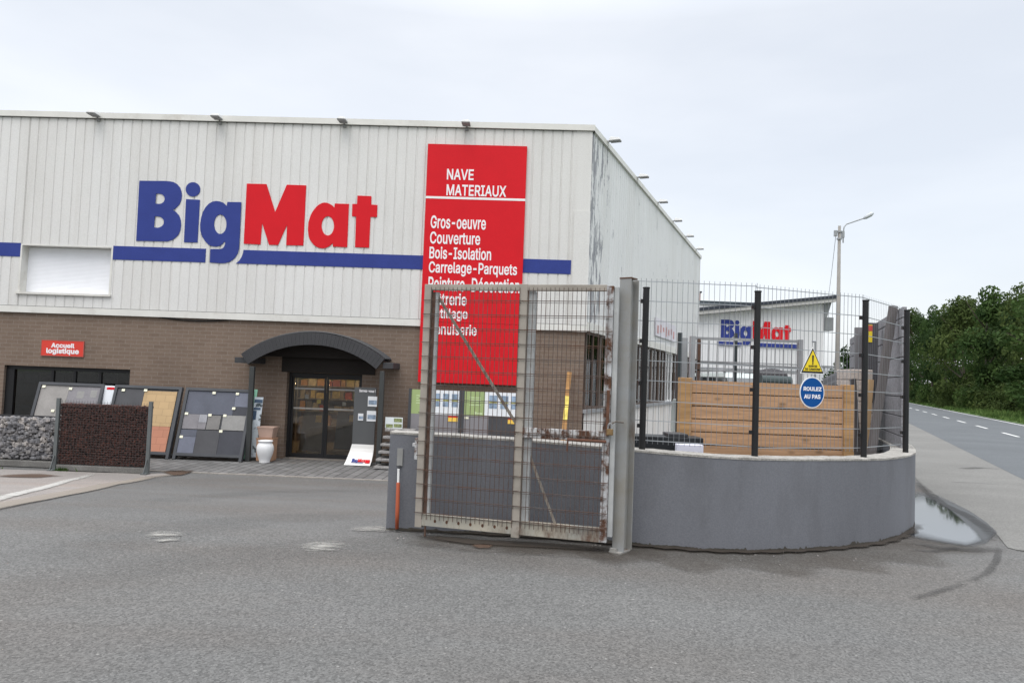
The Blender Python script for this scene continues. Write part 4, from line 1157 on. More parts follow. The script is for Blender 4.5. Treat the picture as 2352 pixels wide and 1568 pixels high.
# strip lights hanging in the hall
k = NT('lit_tube'); e = k.n('ShaderNodeEmission'); e.inputs[0].default_value = (1.0, 0.72, 0.38, 1); e.inputs[1].default_value = 240.0; k.l(e.outputs[0], k.o.inputs[0])
TUBE = k.m
for i, (x, y, zlamp, lab) in enumerate(((gx + 0.85, 4.35, 1.86, 'lit strip light hanging over the right half of the shelf inside'), (gx - 1.6, 3.4, 2.42, 'lit strip light hanging over the left half of the shelf inside'))):
    t = thing('strip_light', lab, 'lamp', local(x, y, zlamp), RZF, 'strip lights in the shop')
    MB().box(-0.6, 0.6, -0.06, 0.06, 0.03, 0.08).build('housing', WHITE, t)
    MB().tube([(-0.58, 0, 0.0), (0.58, 0, 0.0)], 0.018 if i == 0 else 0.008, 8).build('tube', TUBE, t)
    MB().box(-0.4, -0.39, -0.005, 0.005, 0.08, ZB + 0.08 - zlamp).box(0.39, 0.4, -0.005, 0.005, 0.08, ZB + 0.08 - zlamp).build('hanger', DARK, t)

# ================================================================== GABIONS
rk = random.Random(21)
def stone(mb, c, r, rnd):
    # a lumpy eight faced stone, cut once more along its belt
    n = 6; vs = [(c[0], c[1], c[2] + r * rnd.uniform(.7, 1)), (c[0], c[1], c[2] - r * rnd.uniform(.7, 1))]
    ph = rnd.random() * 6.28
    for lz, rr_ in ((0.45, 0.75), (-0.4, 0.8)):
        for i in range(n):
            a = ph + 2 * pi * i / n + rnd.uniform(-.3, .3); q = r * rr_ * rnd.uniform(0.8, 1.25)
            vs.append((c[0] + q * cos(a) * 1.15, c[1] + q * sin(a) * 0.9, c[2] + r * lz * rnd.uniform(.6, 1.3)))
    fs = []
    for i in range(n):
        j = (i + 1) % n
        fs += [(0, 2 + i, 2 + j), (1, 2 + n + j, 2 + n + i), (2 + i, 2 + n + i, 2 + n + j, 2 + j)]
    mb.add(vs, fs)
def m_stone(name, cols, sc):
    k = NT(name)
    v = k.n('ShaderNodeTexVoronoi'); v.inputs['Scale'].default_value = sc; k.l(k.tc.outputs['Object'], v.inputs['Vector'])
    r = k.n('ShaderNodeValToRGB'); s = k.n('ShaderNodeSeparateColor'); k.l(v.outputs['Color'], s.inputs[0]); k.l(s.outputs[0], r.inputs[0])
    el = r.color_ramp.elements
    while len(el) < len(cols): el.new(0.5)
    for i, c in enumerate(cols): el[i].position = i / (len(cols) - 1); el[i].color = (*c, 1)
    k.col(k.mix(0.5, r.outputs[0], k.ramp(k.noise(40, 4, 0.7), .3, .7, (.6, .6, .6), (1.3, 1.3, 1.3)), 'MULTIPLY')); k.set(0.95, 0, 0.15); return k.m
LAVA = m_stone('red_brown_lava', [(0.046, 0.030, 0.028), (0.090, 0.046, 0.040), (0.068, 0.040, 0.036), (0.125, 0.054, 0.042), (0.050, 0.036, 0.036)], 24)
GRAV = m_stone('grey_rubble', [(0.11, 0.11, 0.12), (0.27, 0.26, 0.26), (0.17, 0.17, 0.18), (0.40, 0.37, 0.345), (0.14, 0.14, 0.15), (0.30, 0.285, 0.27)], 8)
YG = 15.62
g1a, g1b = atY(127, 1080, YG), atY(338, 1086, YG - 0.02)
gw = (g1b - g1a).length
GD = 0.16
gab = thing('lava_gabion', 'wire gabion wall filled with small dark red lava stones', 'gabion', (g1a.x, YG, hgt(g1a.x, YG) + 0.012), RZF)
zf0, zf1 = 0.13, 1.36
mb = MB(); nx, nz_ = 44, 28
for i in range(nx):
    for j in range(nz_ + 1):
        x = (i + .5 + rk.uniform(-.3, .3)) * gw / nx; z = zf0 + (j + .5 + rk.uniform(-.3, .3)) * (zf1 - zf0) / nz_
        if j == nz_ and rk.random() < .35: continue
        stone(mb, (x, 0.03 + rk.uniform(0, .03), min(z, zf1 + 0.02)), rk.uniform(.024, .036), rk)
for i in range(44 * 5):
    stone(mb, (rk.uniform(0.02, gw - .02), rk.uniform(0.04, GD), zf1 + rk.uniform(-.01, .02)), rk.uniform(.025, .036), rk)
o = mb.build('stone_fill', LAVA, gab); o['kind'] = 'stuff'
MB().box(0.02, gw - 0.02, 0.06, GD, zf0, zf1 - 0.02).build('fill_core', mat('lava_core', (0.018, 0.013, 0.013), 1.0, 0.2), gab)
q = MB(); x = 0.0
while x <= gw + .001: q.bar((x, -0.008, zf0 - .02), (x, -0.008, 1.47), 0.004); x += gw / 32
z = zf0
while z < 1.48: q.bar((0, -0.012, z), (gw, -0.012, z), 0.005); z += 0.05
q.build('wire_cage', mat('cage_wire', (0.05, 0.048, 0.046), 0.6, 0.1), gab)
POSTG = mat('gabion_post', (0.105, 0.115, 0.115), 0.55, 0.12)
for x in (-0.02, gw + 0.02):
    q = MB(); q.box(x - 0.035, x + 0.035, -0.03, 0.03, 0, 1.50); q.box(x - 0.06, x + 0.06, -0.16, 0.02, 0, 0.02); q.bar((x, -0.15, 0.01), (x, -0.03, 0.30), 0.015, 0.03); q.build('post', POSTG, gab)
CONB = mat('base_beam', (0.15, 0.145, 0.135), 0.9, 0.2, vs=3, fine=0.2)
q = MB(); q.box(0.02, gw - 0.02, -0.025, GD, 0.0, 0.115); q.build('base_beam', CONB, gab, bevel=0.01)
YG2 = 15.9
ga2 = atY(126, 1075, YG2)
gw2 = 4.4
gab2 = thing('rubble_gabion', 'low wire gabion filled with grey rubble at the left edge', 'gabion', (ga2.x - gw2, YG2 + 0.15, hgt(ga2.x - 2, YG2) + 0.012), RZF)
hg = 0.98
mb = MB(); nx, nz_ = 74, 14
for i in range(nx):
    for j in range(nz_ + 1):
        r = rk.uniform(.032, .068)
        stone(mb, ((i + .5 + rk.uniform(-.4, .4)) * gw2 / nx, 0.07 + rk.uniform(-.01, .05), 0.16 + (j + .5 + rk.uniform(-.4, .4)) * (hg - .16) / nz_), r, rk)
for i in range(62 * 4): stone(mb, (rk.uniform(.05, gw2 - .05), rk.uniform(0.1, .42), hg + rk.uniform(-.02, .02)), rk.uniform(.045, .065), rk)
o = mb.build('stone_fill', GRAV, gab2); o['kind'] = 'stuff'
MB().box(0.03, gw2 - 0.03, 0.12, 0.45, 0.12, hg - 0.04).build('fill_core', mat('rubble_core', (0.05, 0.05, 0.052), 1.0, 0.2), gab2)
q = MB(); x = 0.0
while x <= gw2 + .001: q.bar((x, -0.008, .10), (x, -0.008, hg + .06), 0.003); x += 0.1
z = 0.15
while z < hg + .1: q.bar((0, -0.011, z), (gw2, -0.011, z), 0.003); z += 0.1
q.build('wire_cage', bpy.data.materials['cage_wire'], gab2)
q = MB(); q.box(0, gw2, 0.40, 0.46, hg + 0.02, hg + 0.08); q.build('back_rail', DARK, gab2)
q = MB(); q.box(0, gw2, -0.03, 0.46, 0, 0.13); q.build('base_beam', CONB, gab2, bevel=0.01)
# weeds at the foot of the gabions
wd = MB(); rw = random.Random(4)
for cx_, n in ((ga2.x - 1.05, 20), (ga2.x + 0.36, 40)):
    for i in range(n):
        x, y = cx_ + rw.gauss(0, .10), YG - 0.10 + rw.uniform(-.04, .03); h = rw.uniform(.03, .10)
        z = hgt(x, y) + .012; a = rw.random() * 6.28
        wd.add([(x - .02, y, z), (x + .02, y, z), (x + .05 * cos(a), y - .03, z + h)], [(0, 1, 2)])
tag(wd.build('weeds', GRASS), 'small green weeds at the foot of the lava gabion', 'weeds', kind='stuff')

# ================================================================== CURVED LOW WALL AND ITS FENCE
def catmull(P, n=8):
    out = []
    for i in range(len(P) - 1):
        p0, p1, p2, p3 = P[max(0, i - 1)], P[i], P[i + 1], P[min(len(P) - 1, i + 2)]
        for k in range(n):
            t = k / n
            out.append(tuple(0.5 * (2 * p1[j] + (p2[j] - p0[j]) * t + (2 * p0[j] - 5 * p1[j] + 4 * p2[j] - p3[j]) * t * t + (3 * p1[j] - p0[j] - 3 * p2[j] + p3[j]) * t ** 3) for j in range(len(p1))))
    return out + [P[-1]]
# front line of the wall (x, y, height of its top)
WP = [(-1.155, 7.26, .925), (-0.5, 7.22, .915), (0.3, 7.12, .90), (1.05, 6.93, .875), (1.55, 6.80, .862), (2.06, 6.76, .85), (2.6, 6.87, .845), (3.11, 7.08, .84), (3.66, 7.38, .83), (4.13, 7.80, .825), (4.56, 8.35, .82), (4.90, 8.97, .82), (5.25, 9.72, .82), (5.55, 10.6, .82), (6.0, 11.7, .82)]
WL = catmull(WP, 8)
WT = 0.26
def wall_xy(i, d): 
    a, b = WL[max(0, i - 1)], WL[min(len(WL) - 1, i + 1)]
    tx, ty = b[0] - a[0], b[1] - a[1]; l = hypot(tx, ty)
    return WL[i][0] - ty / l * d, WL[i][1] + tx / l * d
lw = thing('low_wall', 'low curved grey rendered wall along the entrance, rough mortar on top', 'wall', (0, 0, 0))
def wall_mesh(f0, f1, d0, d1, jit=0.0, rnd=None):
    mb = MB(); n = len(WL); vs = []
    for i in range(n):
        j = (rnd.uniform(-jit, jit) if rnd else 0)
        a, b = wall_xy(i, d0 + (rnd.uniform(-jit, jit) * .5 if rnd else 0)), wall_xy(i, d1)
        vs += [(a[0], a[1], f0(i)), (b[0], b[1], f0(i)), (b[0], b[1], f1(i) + j), (a[0], a[1], f1(i) + j)]
    fs = [(0, 1, 2, 3), tuple(4 * (n - 1) + k for k in (3, 2, 1, 0))]
    for i in range(n - 1):
        for k in range(4):
            fs.append((4 * i + k, 4 * i + (k + 1) % 4, 4 * i + 4 + (k + 1) % 4, 4 * i + 4 + k))
    return mb.add(vs, fs)
wall_mesh(lambda i: hgt(WL[i][0], WL[i][1]) - 0.15, lambda i: WL[i][2] - 0.02, 0, WT).build('wall_body', CONC, lw)
wall_mesh(lambda i: WL[i][2] - 0.019, lambda i: WL[i][2], -0.004, WT + 0.004, 0.003, random.Random(2)).build('mortar_top', COPE, lw)
# dirt at its foot
idx = list(range(0, len(WL) - 30))
drape('wall_foot_dirt', DIRT, ribbon([wall_xy(i, 0.05) for i in idx], [wall_xy(i, -0.75 + 0.15 * sin(i * .7)) for i in idx]), 90, 10, 0.008)
DAMP_SHADE = m_patch('foot_damp_and_shade', (0.045, 0.036, 0.028), (0.25, 0.5), 9.0, alpha=0.95)  # damp at the wall foot; also paints the shade under the gate
drape('wall_foot_dirt', DAMP_SHADE, ribbon([wall_xy(i, 0.10) for i in idx], [wall_xy(i, -0.10 - 0.03 * sin(i * 1.7)) for i in idx]), 90, 6, 0.019)
drape('gate_foot_dirt_and_shade', DAMP_SHADE, strip(gpts([(965, 1232), (1080, 1246), (1240, 1254), (1400, 1264)]), 0.22), 60, 8, 0.014)  # dark strip painting the contact shadow below the gate leaf
drape('gate_foot_dirt_and_shade', DIRT, strip(gpts([(940, 1238), (1080, 1256), (1240, 1262), (1420, 1275), (1520, 1268)]), 0.5), 60, 8, 0.011)
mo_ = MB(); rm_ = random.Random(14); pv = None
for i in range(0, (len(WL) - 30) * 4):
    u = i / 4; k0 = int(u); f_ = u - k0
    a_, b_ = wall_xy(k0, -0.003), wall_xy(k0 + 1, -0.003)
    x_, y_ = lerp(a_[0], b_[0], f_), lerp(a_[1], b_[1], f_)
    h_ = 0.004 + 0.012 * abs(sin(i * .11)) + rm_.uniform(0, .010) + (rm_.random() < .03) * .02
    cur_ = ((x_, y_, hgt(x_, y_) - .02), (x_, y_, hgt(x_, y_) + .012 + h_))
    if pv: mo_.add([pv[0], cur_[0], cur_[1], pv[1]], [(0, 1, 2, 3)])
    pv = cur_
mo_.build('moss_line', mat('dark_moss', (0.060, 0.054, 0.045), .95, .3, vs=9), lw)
# small pale crumbs of stone on the ground
cr = MB(); rc = random.Random(9)
for i in range(110):
    px = rc.uniform(890, 2100); py = 1222 + (px - 890) * 0.045 + abs(rc.gauss(6, 16))
    p = on_ground(px, py); stone(cr, (p.x, p.y, p.z + .003), rc.uniform(.003, .010), rc)
for i in range(60):
    p = on_ground(rc.uniform(200, 2200), rc.uniform(1300, 1550)); stone(cr, (p.x, p.y, p.z + .002), rc.uniform(.002, .005), rc)
tag(cr.build('stone_crumbs', GRAV), 'small loose stones scattered on the asphalt near the wall', 'stones', kind='stuff')

# fence of black posts and wire mesh on the wall
fe = thing('mesh_fence', 'tall welded wire mesh fence with black posts on the curved wall', 'fence', (0, 0, 0))
FPOS = [(1.17, 7.06), (1.262, 7.02), (2.313, 6.98), (3.565, 7.46), (4.465, 8.36)]
PT = [None, 2.39, 2.39, 2.40, 2.415]
def wall_top(x):
    return min(WL, key=lambda w: abs(w[0] - x))[2]
for (x, y), zt_ in list(zip(FPOS, PT))[1:]:
    zt0 = wall_top(x)
    q = MB(); q.tube([(x, y, zt0), (x, y, zt_)], 0.030, 14); q.tube([(x, y, zt_), (x, y, zt_ + 0.012)], 0.034, 14)
    po = q.build('post', BLACK, fe, smooth=False)
    for zz in (zt0 + 0.22, zt0 + 0.62, zt0 + 1.02, zt0 + 1.40):
        c_ = MB(); c_.box(x - 0.05, x - 0.015, y - 0.012, y + 0.028, zz - 0.018, zz + 0.018); c_.build('clip', BLACK, po)
for (a, za), (b, zb3) in zip(list(zip(FPOS, (2.50, 2.50, 2.47, 2.47))), list(zip(FPOS[1:], (2.50, 2.48, 2.47, 2.46)))):
    if a is FPOS[0]: continue
    if a is FPOS[1]: a = FPOS[0]
    q = MB(); A, B = Vector((*a, 0)), Vector((*b, 0)); d = B - A; n = max(1, round(d.length / 0.05)); nn = Vector((-d.y, d.x, 0)).normalized() * 0.034
    uw = 0.0034 if a is not FPOS[3] else 0.0014
    qv = MB()
    for i in range(n + 1):
        p = A + d * (i / n) + nn; z0 = wall_top(p.x) + 0.05; zt_ = lerp(za, zb3, i / n)
        qv.bar((p.x, p.y, z0), (p.x, p.y, zt_), uw)
    for k_ in range(9):
        f_ = lambda p, zt: zt - 0.03 - 0.19 * k_
        p, r = A + nn, B + nn
        q.bar((p.x, p.y, f_(p, za)), (r.x, r.y, f_(r, zb3)), 0.007)
        q.bar((p.x, p.y, f_(p, za) - 0.0), (r.x, r.y, f_(r, zb3)), 0.004)
    mo = q.build('mesh_panel', GALV, fe); qv.build('upright_wires', GALVV, mo)

# signs hung on the fence
A, B = Vector((*FPOS[2], 0)), Vector((*FPOS[3], 0)); fd = (B - A).normalized(); fn = Vector((fd.y, -fd.x, 0))
FZ = atan2(fd.y, fd.x)
def on_fence(px, py):
    p = on_plane(px, py, A + fn * 0.005 , fn)
    return p
YELS = mat('warning_yellow', (0.80, 0.60, 0.02), 0.45, 0.05)
SBLUE = mat('mandatory_blue', (0.006, 0.070, 0.255), 0.6, 0.05, spec=0.1)
INK = mat('sign_black', (0.015, 0.015, 0.018), 0.5, 0.1)
c = on_fence(1865.5, 856.5)
ts = thing('triangle_sign', 'yellow triangular warning sign with exclamation mark on the mesh fence', 'sign', c, FZ)
sc = (on_fence(1891, 857) - on_fence(1839.5, 855)).length / 2; hh = (on_fence(1866, 799) - c).length
MB().prism([[(-sc - .012, -.008), (sc + .012, -.008), (0, hh + .014)]], -0.002, 0.0).build('pale_rim', WHITE, ts)
MB().prism([[(-sc, 0), (sc, 0), (0, hh)]], -0.004, -0.002).build('black_border', INK, ts)
MB().prism([[(-sc * .84, hh * .075), (sc * .84, hh * .075), (0, hh * .90)]], -0.006, -0.004).build('yellow_face', YELS, ts)
q = MB(); q.prism([[(-.007, hh * .42), (.007, hh * .42), (.011, hh * .71), (-.011, hh * .71)]], -0.008, -0.006); q.prism([ell(0, hh * .375, .008, .008, 14)], -0.008, -0.006); q.build('exclamation_mark', INK, ts)
q = MB(); text_shape(q, 'SORTIE', -sc * .38, sc * .38, hh * .235, hh * .315, -0.0065, 0.002, 0.04); text_shape(q, 'DE CAMIONS', -sc * .68, sc * .68, hh * .11, hh * .195, -0.0065, 0.002, 0.04); q.build('lettering', INK, ts)
c = on_fence(1865, 901)
ds_ = thing('round_sign', 'round blue sign with white words on the mesh fence', 'sign', c, FZ)
rx = (on_fence(1894.5, 902) - on_fence(1835.5, 900)).length / 2; rz_ = (on_fence(1865, 867) - on_fence(1865, 935.5)).length / 2
rx = rz_ = (rx + rz_) / 2
MB().prism([ell(0, 0, rx, rz_, 40)], -0.002, 0.002).build('white_rim', WHITE, ds_)
MB().prism([ell(0, 0, rx * .93, rz_ * .93, 40)], -0.005, -0.002).build('blue_face', SBLUE, ds_)
q = MB(); text_shape(q, 'ROULEZ', -rx * .72, rx * .74, rz_ * .10, rz_ * .36, -0.005, 0.002, 0.06); text_shape(q, 'AU PAS', -rx * .67, rx * .66, -rz_ * .40, -rz_ * .12, -0.005, 0.002, 0.06); q.build('lettering', LETW, ds_)

# metal plate and striped rod on the wall's left end
pp = on_plane(919, 1049, Vector((-1.2, 7.255, 0)), Vector((0, -1, 0)))
pl = thing('wall_plate', 'small grey metal plate with rust spots fixed on the end of the low wall', 'plate', (pp.x, 7.25, pp.z), 0)
PLM = m_rust('spotted_plate', (0.27, 0.27, 0.26), (0.66, 0.72), sc=14)
MB().box(-.028, .028, -.012, 0, -.085, .085).build('cover', PLM, pl, bevel=.003)
q = MB(); q.tube([(0, -.01, -.085), (0, -.03, -.10), (0, -.03, -.115)], .010, 8); q.build('knob', DARK, pl)
r0, r1 = on_plane(915.5, 1076, Vector((0, 7.20, 0)), Vector((0, -1, 0))), on_plane(911.5, 1218, Vector((0, 7.17, 0)), Vector((0, -1, 0)))
rd = thing('striped_rod', 'orange red rod with white upper end hanging against the low wall', 'rod', (r1.x, r1.y, 0), 0)
L_ = lambda u: Vector((lerp(r0.x, r1.x, u) - r1.x, lerp(r0.y, r1.y, u) - r1.y, max(0.01, lerp(r0.z, r1.z, u))))
MB().tube([L_(0), L_(.24)], .011, 10).build('white_end', WHITE, rd)
MB().tube([L_(.22), L_(.24), L_(.7), L_(.97), L_(1.0)], [.013, .018, .020, .017, .012], 12).build('sleeve', mat('faded_orange', (0.38, 0.085, 0.035), 0.6, 0.15), rd, smooth=True)

# ================================================================== THE GATE
# H-section steel post
gpst = thing('gate_post', 'tall grey galvanised steel gate post with rusty cap', 'gate post', (1.035, 6.60, 0), radians(-36))
STEEL = m_rust('weathered_zinc', (0.285, 0.27, 0.235), (0.60, 0.80), (0.27, 0.28, 0.285), 3.0, (1, 1, .4))
q = MB(); H = 2.41
q.box(-.055, .055, -.08, -.068, 0.02, H).box(-.055, .055, .068, .08, 0.02, H).box(-.006, .006, -.068, .068, 0.02, H)
q.build('steel_section', STEEL, gpst)
q = MB(); q.box(-.058, .058, -.083, .04, H, H + .012); q.build('cap', m_rust('rusty_cap', (0.25, 0.22, 0.19), (0.3, 0.45)), gpst)
q = MB(); q.box(-.065, .05, -.12, .07, 0.0, 0.02).box(-.06, .0, -.115, -.09, 0.02, 0.045); q.build('foot_plate', m_rust('rusty_foot', (0.30, 0.29, 0.27), (0.5, 0.6)), gpst)

GX, GY = -0.835, 6.98
grz = atan2(6.50 - 6.98, 0.885 + 0.835)
ga = thing('mesh_gate', 'rusty wire mesh gate leaf with steel frame standing open before the low wall', 'gate', (GX, GY, 0), grz)
LWD = 1.785
BEIGE = m_rust('beige_flaking_paint', (0.31, 0.28, 0.24), (0.62, 0.76), (0.36, 0.325, 0.28), 4.0)
GREYP = m_rust('grey_flaking_paint', (0.36, 0.37, 0.37), (0.60, 0.72), (0.42, 0.43, 0.42), 5.0)
RUSTY = m_rust('white_rusted_paint', (0.40, 0.40, 0.39), (0.46, 0.58), (0.48, 0.49, 0.50), 7.0)
RUSTR = m_rust('rust_eaten_paint', (0.42, 0.40, 0.38), (0.40, 0.50), (0.55, 0.56, 0.56), 9.0, (1, 1, .5))
BRACE = m_rust('dull_brace', (0.26, 0.235, 0.20), (0.5, 0.7))
RUSTM = m_rust('brown_rust', (0.11, 0.075, 0.06), (0.42, 0.65), sc=10)
zt_, zl_ = 2.345, 0.10
q = MB(); q.box(0, .068, -.03, .03, zl_ - .02, zt_); q.build('stile', BEIGE, ga, bevel=.004)
q = MB(); q.box(.072, .10, -.005, .05, zl_ + .09, zt_ - .07); q.build('inner_angle', RUSTM, ga)
q = MB(); q.box(.104, .128, .0, .05, zl_ + .09, zt_ - .07); q.build('inner_angle', GREYP, ga)
q = MB(); q.box(.93, 1.005, -.032, .03, zl_ - .03, zt_ + .004); q.build('middle_stile', BEIGE, ga, bevel=.004)
q = MB(); q.box(1.010, 1.075, .0, .055, zl_ + .10, zt_ - .06); q.build('inner_angle', GREYP, ga)
q = MB(); q.box(LWD - .062, LWD, -.025, .03, zl_, zt_ - .01); q.build('latch_stile', RUSTY, ga, bevel=.003)
q = MB(); q.box(LWD + .004, LWD + .045, -.002, .05, zl_ + .05, zt_ - .02); q.build('inner_angle', GREYP, ga)
q = MB(); q.box(.068, .93, -.028, .028, zt_ - .055, zt_ - .001); q.build('top_rail', BEIGE, ga, bevel=.003)
q = MB(); q.box(1.005, LWD - .062, -.028, .028, zt_ - .055, zt_ - .001); q.build('top_rail', BEIGE, ga, bevel=.003)
RAIL = m_rust('stained_rail', (0.30, 0.305, 0.28), (0.50, 0.70), (0.40, 0.37, 0.30), 6.0, (1, 1, .4))
q = MB(); q.box(.068, .93, -.026, -.018, zl_, zl_ + .105).box(.068, .93, -.018, .03, zl_ + .097, zl_ + .105).box(.068, .93, -.018, .03, zl_, zl_ + .008); q.build('bottom_rail', RAIL, ga)
q = MB(); q.box(1.005, LWD - .062, -.026, -.018, zl_, zl_ + .12).box(1.005, LWD - .062, -.018, .03, zl_ + .112, zl_ + .12).box(1.005, LWD - .062, -.018, .03, zl_, zl_ + .008); q.build('bottom_rail', RAIL, ga)
q = MB()
for i in range(7): q.prism([ell(.20 + .115 * i, zl_ + .05, .012, .016, 12)], -.0275, -.0262)
q.build('rust_hole', m_rust('hole_rust', (0.06, 0.03, 0.02), (0.3, 0.5)), ga)
q = MB(); q.box(1.005, LWD - .064, -.032, .03, .965, 1.055); q.build('lock_rail', RUSTR, ga, bevel=.004)
q = MB(); q.tube([(1.42, -.06, .972), (LWD - .02, -.06, .972)], .013, 8); q.tube([(1.43, -.06, .972), (1.425, -.06, .955), (1.422, -.06, .87)], .008, 8); q.build('latch_bolt', m_rust('bolt_rust', (0.14, 0.06, 0.04), (0.3, 0.6)), ga)
q = MB(); q.bar((.10, .03, 2.26), (.94, .03, 1.06), .026, .010, up=(0, 1, 0)); q.build('brace', BRACE, ga)
q = MB(); q.bar((1.04, .03, .86), (1.32, .03, .21), .022, .010, up=(0, 1, 0)); q.build('brace', BRACE, ga)
for (x0, x1, cnt) in ((.03, .965, 21), (.975, LWD - .01, 19)):
    q = MB()
    for i in range(cnt):
        x = lerp(x0 + .045, x1 - .03, i / (cnt - 1)); q.bar((x, -.040, zl_ + .06), (x, -.040, zt_ - .03), .0044)
    z = zl_ + .12; i = 0
    while z < zt_ - .04:
        q.bar((x0 - .035, -.044, z), (x1 + .01, -.044, z), .0062)
        q.bar((x0 + .04, -.036, z - .017), (x1 - .02, -.036, z - .017), .0040)
        z += .1315; i += 1
    q.build('wire_mesh', m_rust('rusty_wire', (0.10, 0.085, 0.078), (0.40, 0.62), sc=9) if 'rusty_wire' not in bpy.data.materials else bpy.data.materials['rusty_wire'], ga)
q = MB(); q.box(-.06, .0, -.02, .025, .82, .85).box(-.035, -.004, -.024, .028, .70, .90); q.build('hinge_bracket', RUSTY, ga, bevel=.003)
q = MB(); q.tube([(.10, -.01, zl_ + .01), (.10, -.01, hgt(GX + .1, 6.95) + .005)], .010, 8); q.build('drop_bolt', RUSTM, ga)
q = MB(); q.box(LWD - .03, LWD - .004, -.06, -.028, 1.02, 1.42); q.build('latch_plate', m_rust('latch_rust', (0.2, 0.10, 0.07), (0.35, 0.55)), ga, bevel=.003)
# padlock on a hasp between leaf and post
cg, sg_ = cos(grz), sin(grz)
plx, ply = GX + (LWD + .008) * cg + .06 * sg_, GY + (LWD + .008) * sg_ - .06 * cg
pk = thing('padlock', 'brown brass padlock hanging between the gate leaf and its post', 'padlock', (plx, ply, 1.065), grz)
MB().box(-.028, .028, -.014, .014, -.035, .02).build('lock_body', mat('old_brass', (0.20, 0.13, 0.06), 0.5, 0.3, metal=.4, vs=20), pk, bevel=.004)
MB().tube([(-.017, 0, .015), (-.017, 0, .05), (-.008, 0, .066), (.008, 0, .066), (.017, 0, .05), (.017, 0, .015)], .005, 8).build('shackle', GREYM, pk)
hs = MB(); hs.tube([(plx, ply, 1.125), (plx + .05, ply + .0, 1.15), (1.0, 6.50, 1.14)], .007, 8)
tag(hs.build('chain_link', mat('old_iron', (0.14, 0.12, 0.10), 0.6, 0.3)), 'short iron hasp tying the gate leaf to its post', 'hasp')

# ================================================================== THE YARD BEHIND THE FENCE
PINE = m_wood('fresh_pine', (0.46, 0.280, 0.160))
PINEP = m_wood('pine_post', (0.40, 0.240, 0.110), 1, False)
YW = 9.1
a, b = atY(1582, 960, YW), atY(1955, 960, YW)
wpn = thing('timber_panel', 'new pine board fence panel between two posts behind the mesh fence', 'fence panel', (a.x, YW, 0), 0.0)
tz0, tz1 = atY(1600, 873, YW).z, atY(1930, 886, YW).z
WW = b.x - a.x
z = tz1 - .04; i = 0; q = MB(); rb = random.Random(6)
top = (tz0 + tz1) / 2
nb = 8
for k in range(nb):
    z1_ = top - k * .158; q.box(.03, WW - .10, 0, .028, max(0.02, z1_ - .146), z1_)
q.build('boards', PINE, wpn)
MB().box(.03, WW - .10, .029, .036, .05, top - .02).build('backing', mat('joint_brown', (.06, .035, .02), .9, .2), wpn)
for x0, x1, dx in ((-0.125, .03, 0), (WW - .10, WW + .03, 0)):
    q = MB(); q.box(x0, x1 - .002, -.03, .09, 0, top + (.03 if x0 < 0 else .015)); q.build('post', PINEP, wpn, bevel=.006)

# lean concrete plank wall along the pavement, seen end on beyond the last fence post
GSH = mat('plank_concrete', (0.225, 0.222, 0.235), 0.85, 0.12, vs=1.5, fine=0.2, fs=30)
c0 = atY(2081, 900, 8.95); c1 = atY(1976, 860, 13.6)
d_ = (c1 - c0); d_.z = 0; ln = d_.length; cz = atan2(d_.y, d_.x)
cw = thing('plank_wall', 'tall grey concrete plank wall running along the pavement behind the fence', 'wall', (c0.x, c0.y, 0), cz)
cz1 = atY(2080, 703, 8.95).z
hp = 0.24; k = 0; z = 0.0
while z < cz1 - .02:
    zt2 = min(z + hp, cz1)
    MB().box(0, ln + 1.5, 0, .05, z + .006, zt2 - .006).build('plank', GSH, cw, bevel=.006); z += hp
MB().box(.01, ln + 1.49, .015, .035, 0, cz1 - .02).build('core', mat('joint_dark', (.06, .06, .065), .9, .1), cw)
for x, zt2 in ((4.2, 2.45),):
    q = MB(); q.box(x, x + .12, .05, .17, 0, cz1 + .06); q.build('post', mat('post_concrete', (0.15, 0.145, 0.15), .85, .15) if 'post_concrete' not in bpy.data.materials else bpy.data.materials['post_concrete'], cw)
# raking prop against that wall
pt, pb_ = atY(2052, 703, 9.25), atY(2003, 1040, 9.0)
q = MB(); q.bar((pb_.x - .13, pb_.y, -.15), pt, .085, .085, up=(0, 1, 0))
tag(q.build('raking_post', mat('grey_timber', (0.095, 0.085, 0.083), .85, .2, vs=5, stretch=(1, 1, .2)), bevel=.008), 'leaning grey post propped in front of the concrete plank wall', 'post')
st0 = atY(2001, 742, 10.6)
sp2 = thing('stub_post', 'short dark post with yellow and red label before the plank wall', 'post', (st0.x, st0.y, 0), 0)
MB().box(-.07, .07, -.07, .07, 0, st0.z).build('shaft', mat('dark_timber', (0.07, 0.068, 0.075), .85, .2), sp2)
MB().box(-.11, -.02, -.078, -.071, st0.z - .28, st0.z - .03).build('label', YELS, sp2)
MB().box(-.10, -.02, -.081, -.078, st0.z - .12, st0.z - .04).build('label', mat('label_red', (.5, .06, .05), .5, .1), sp2)

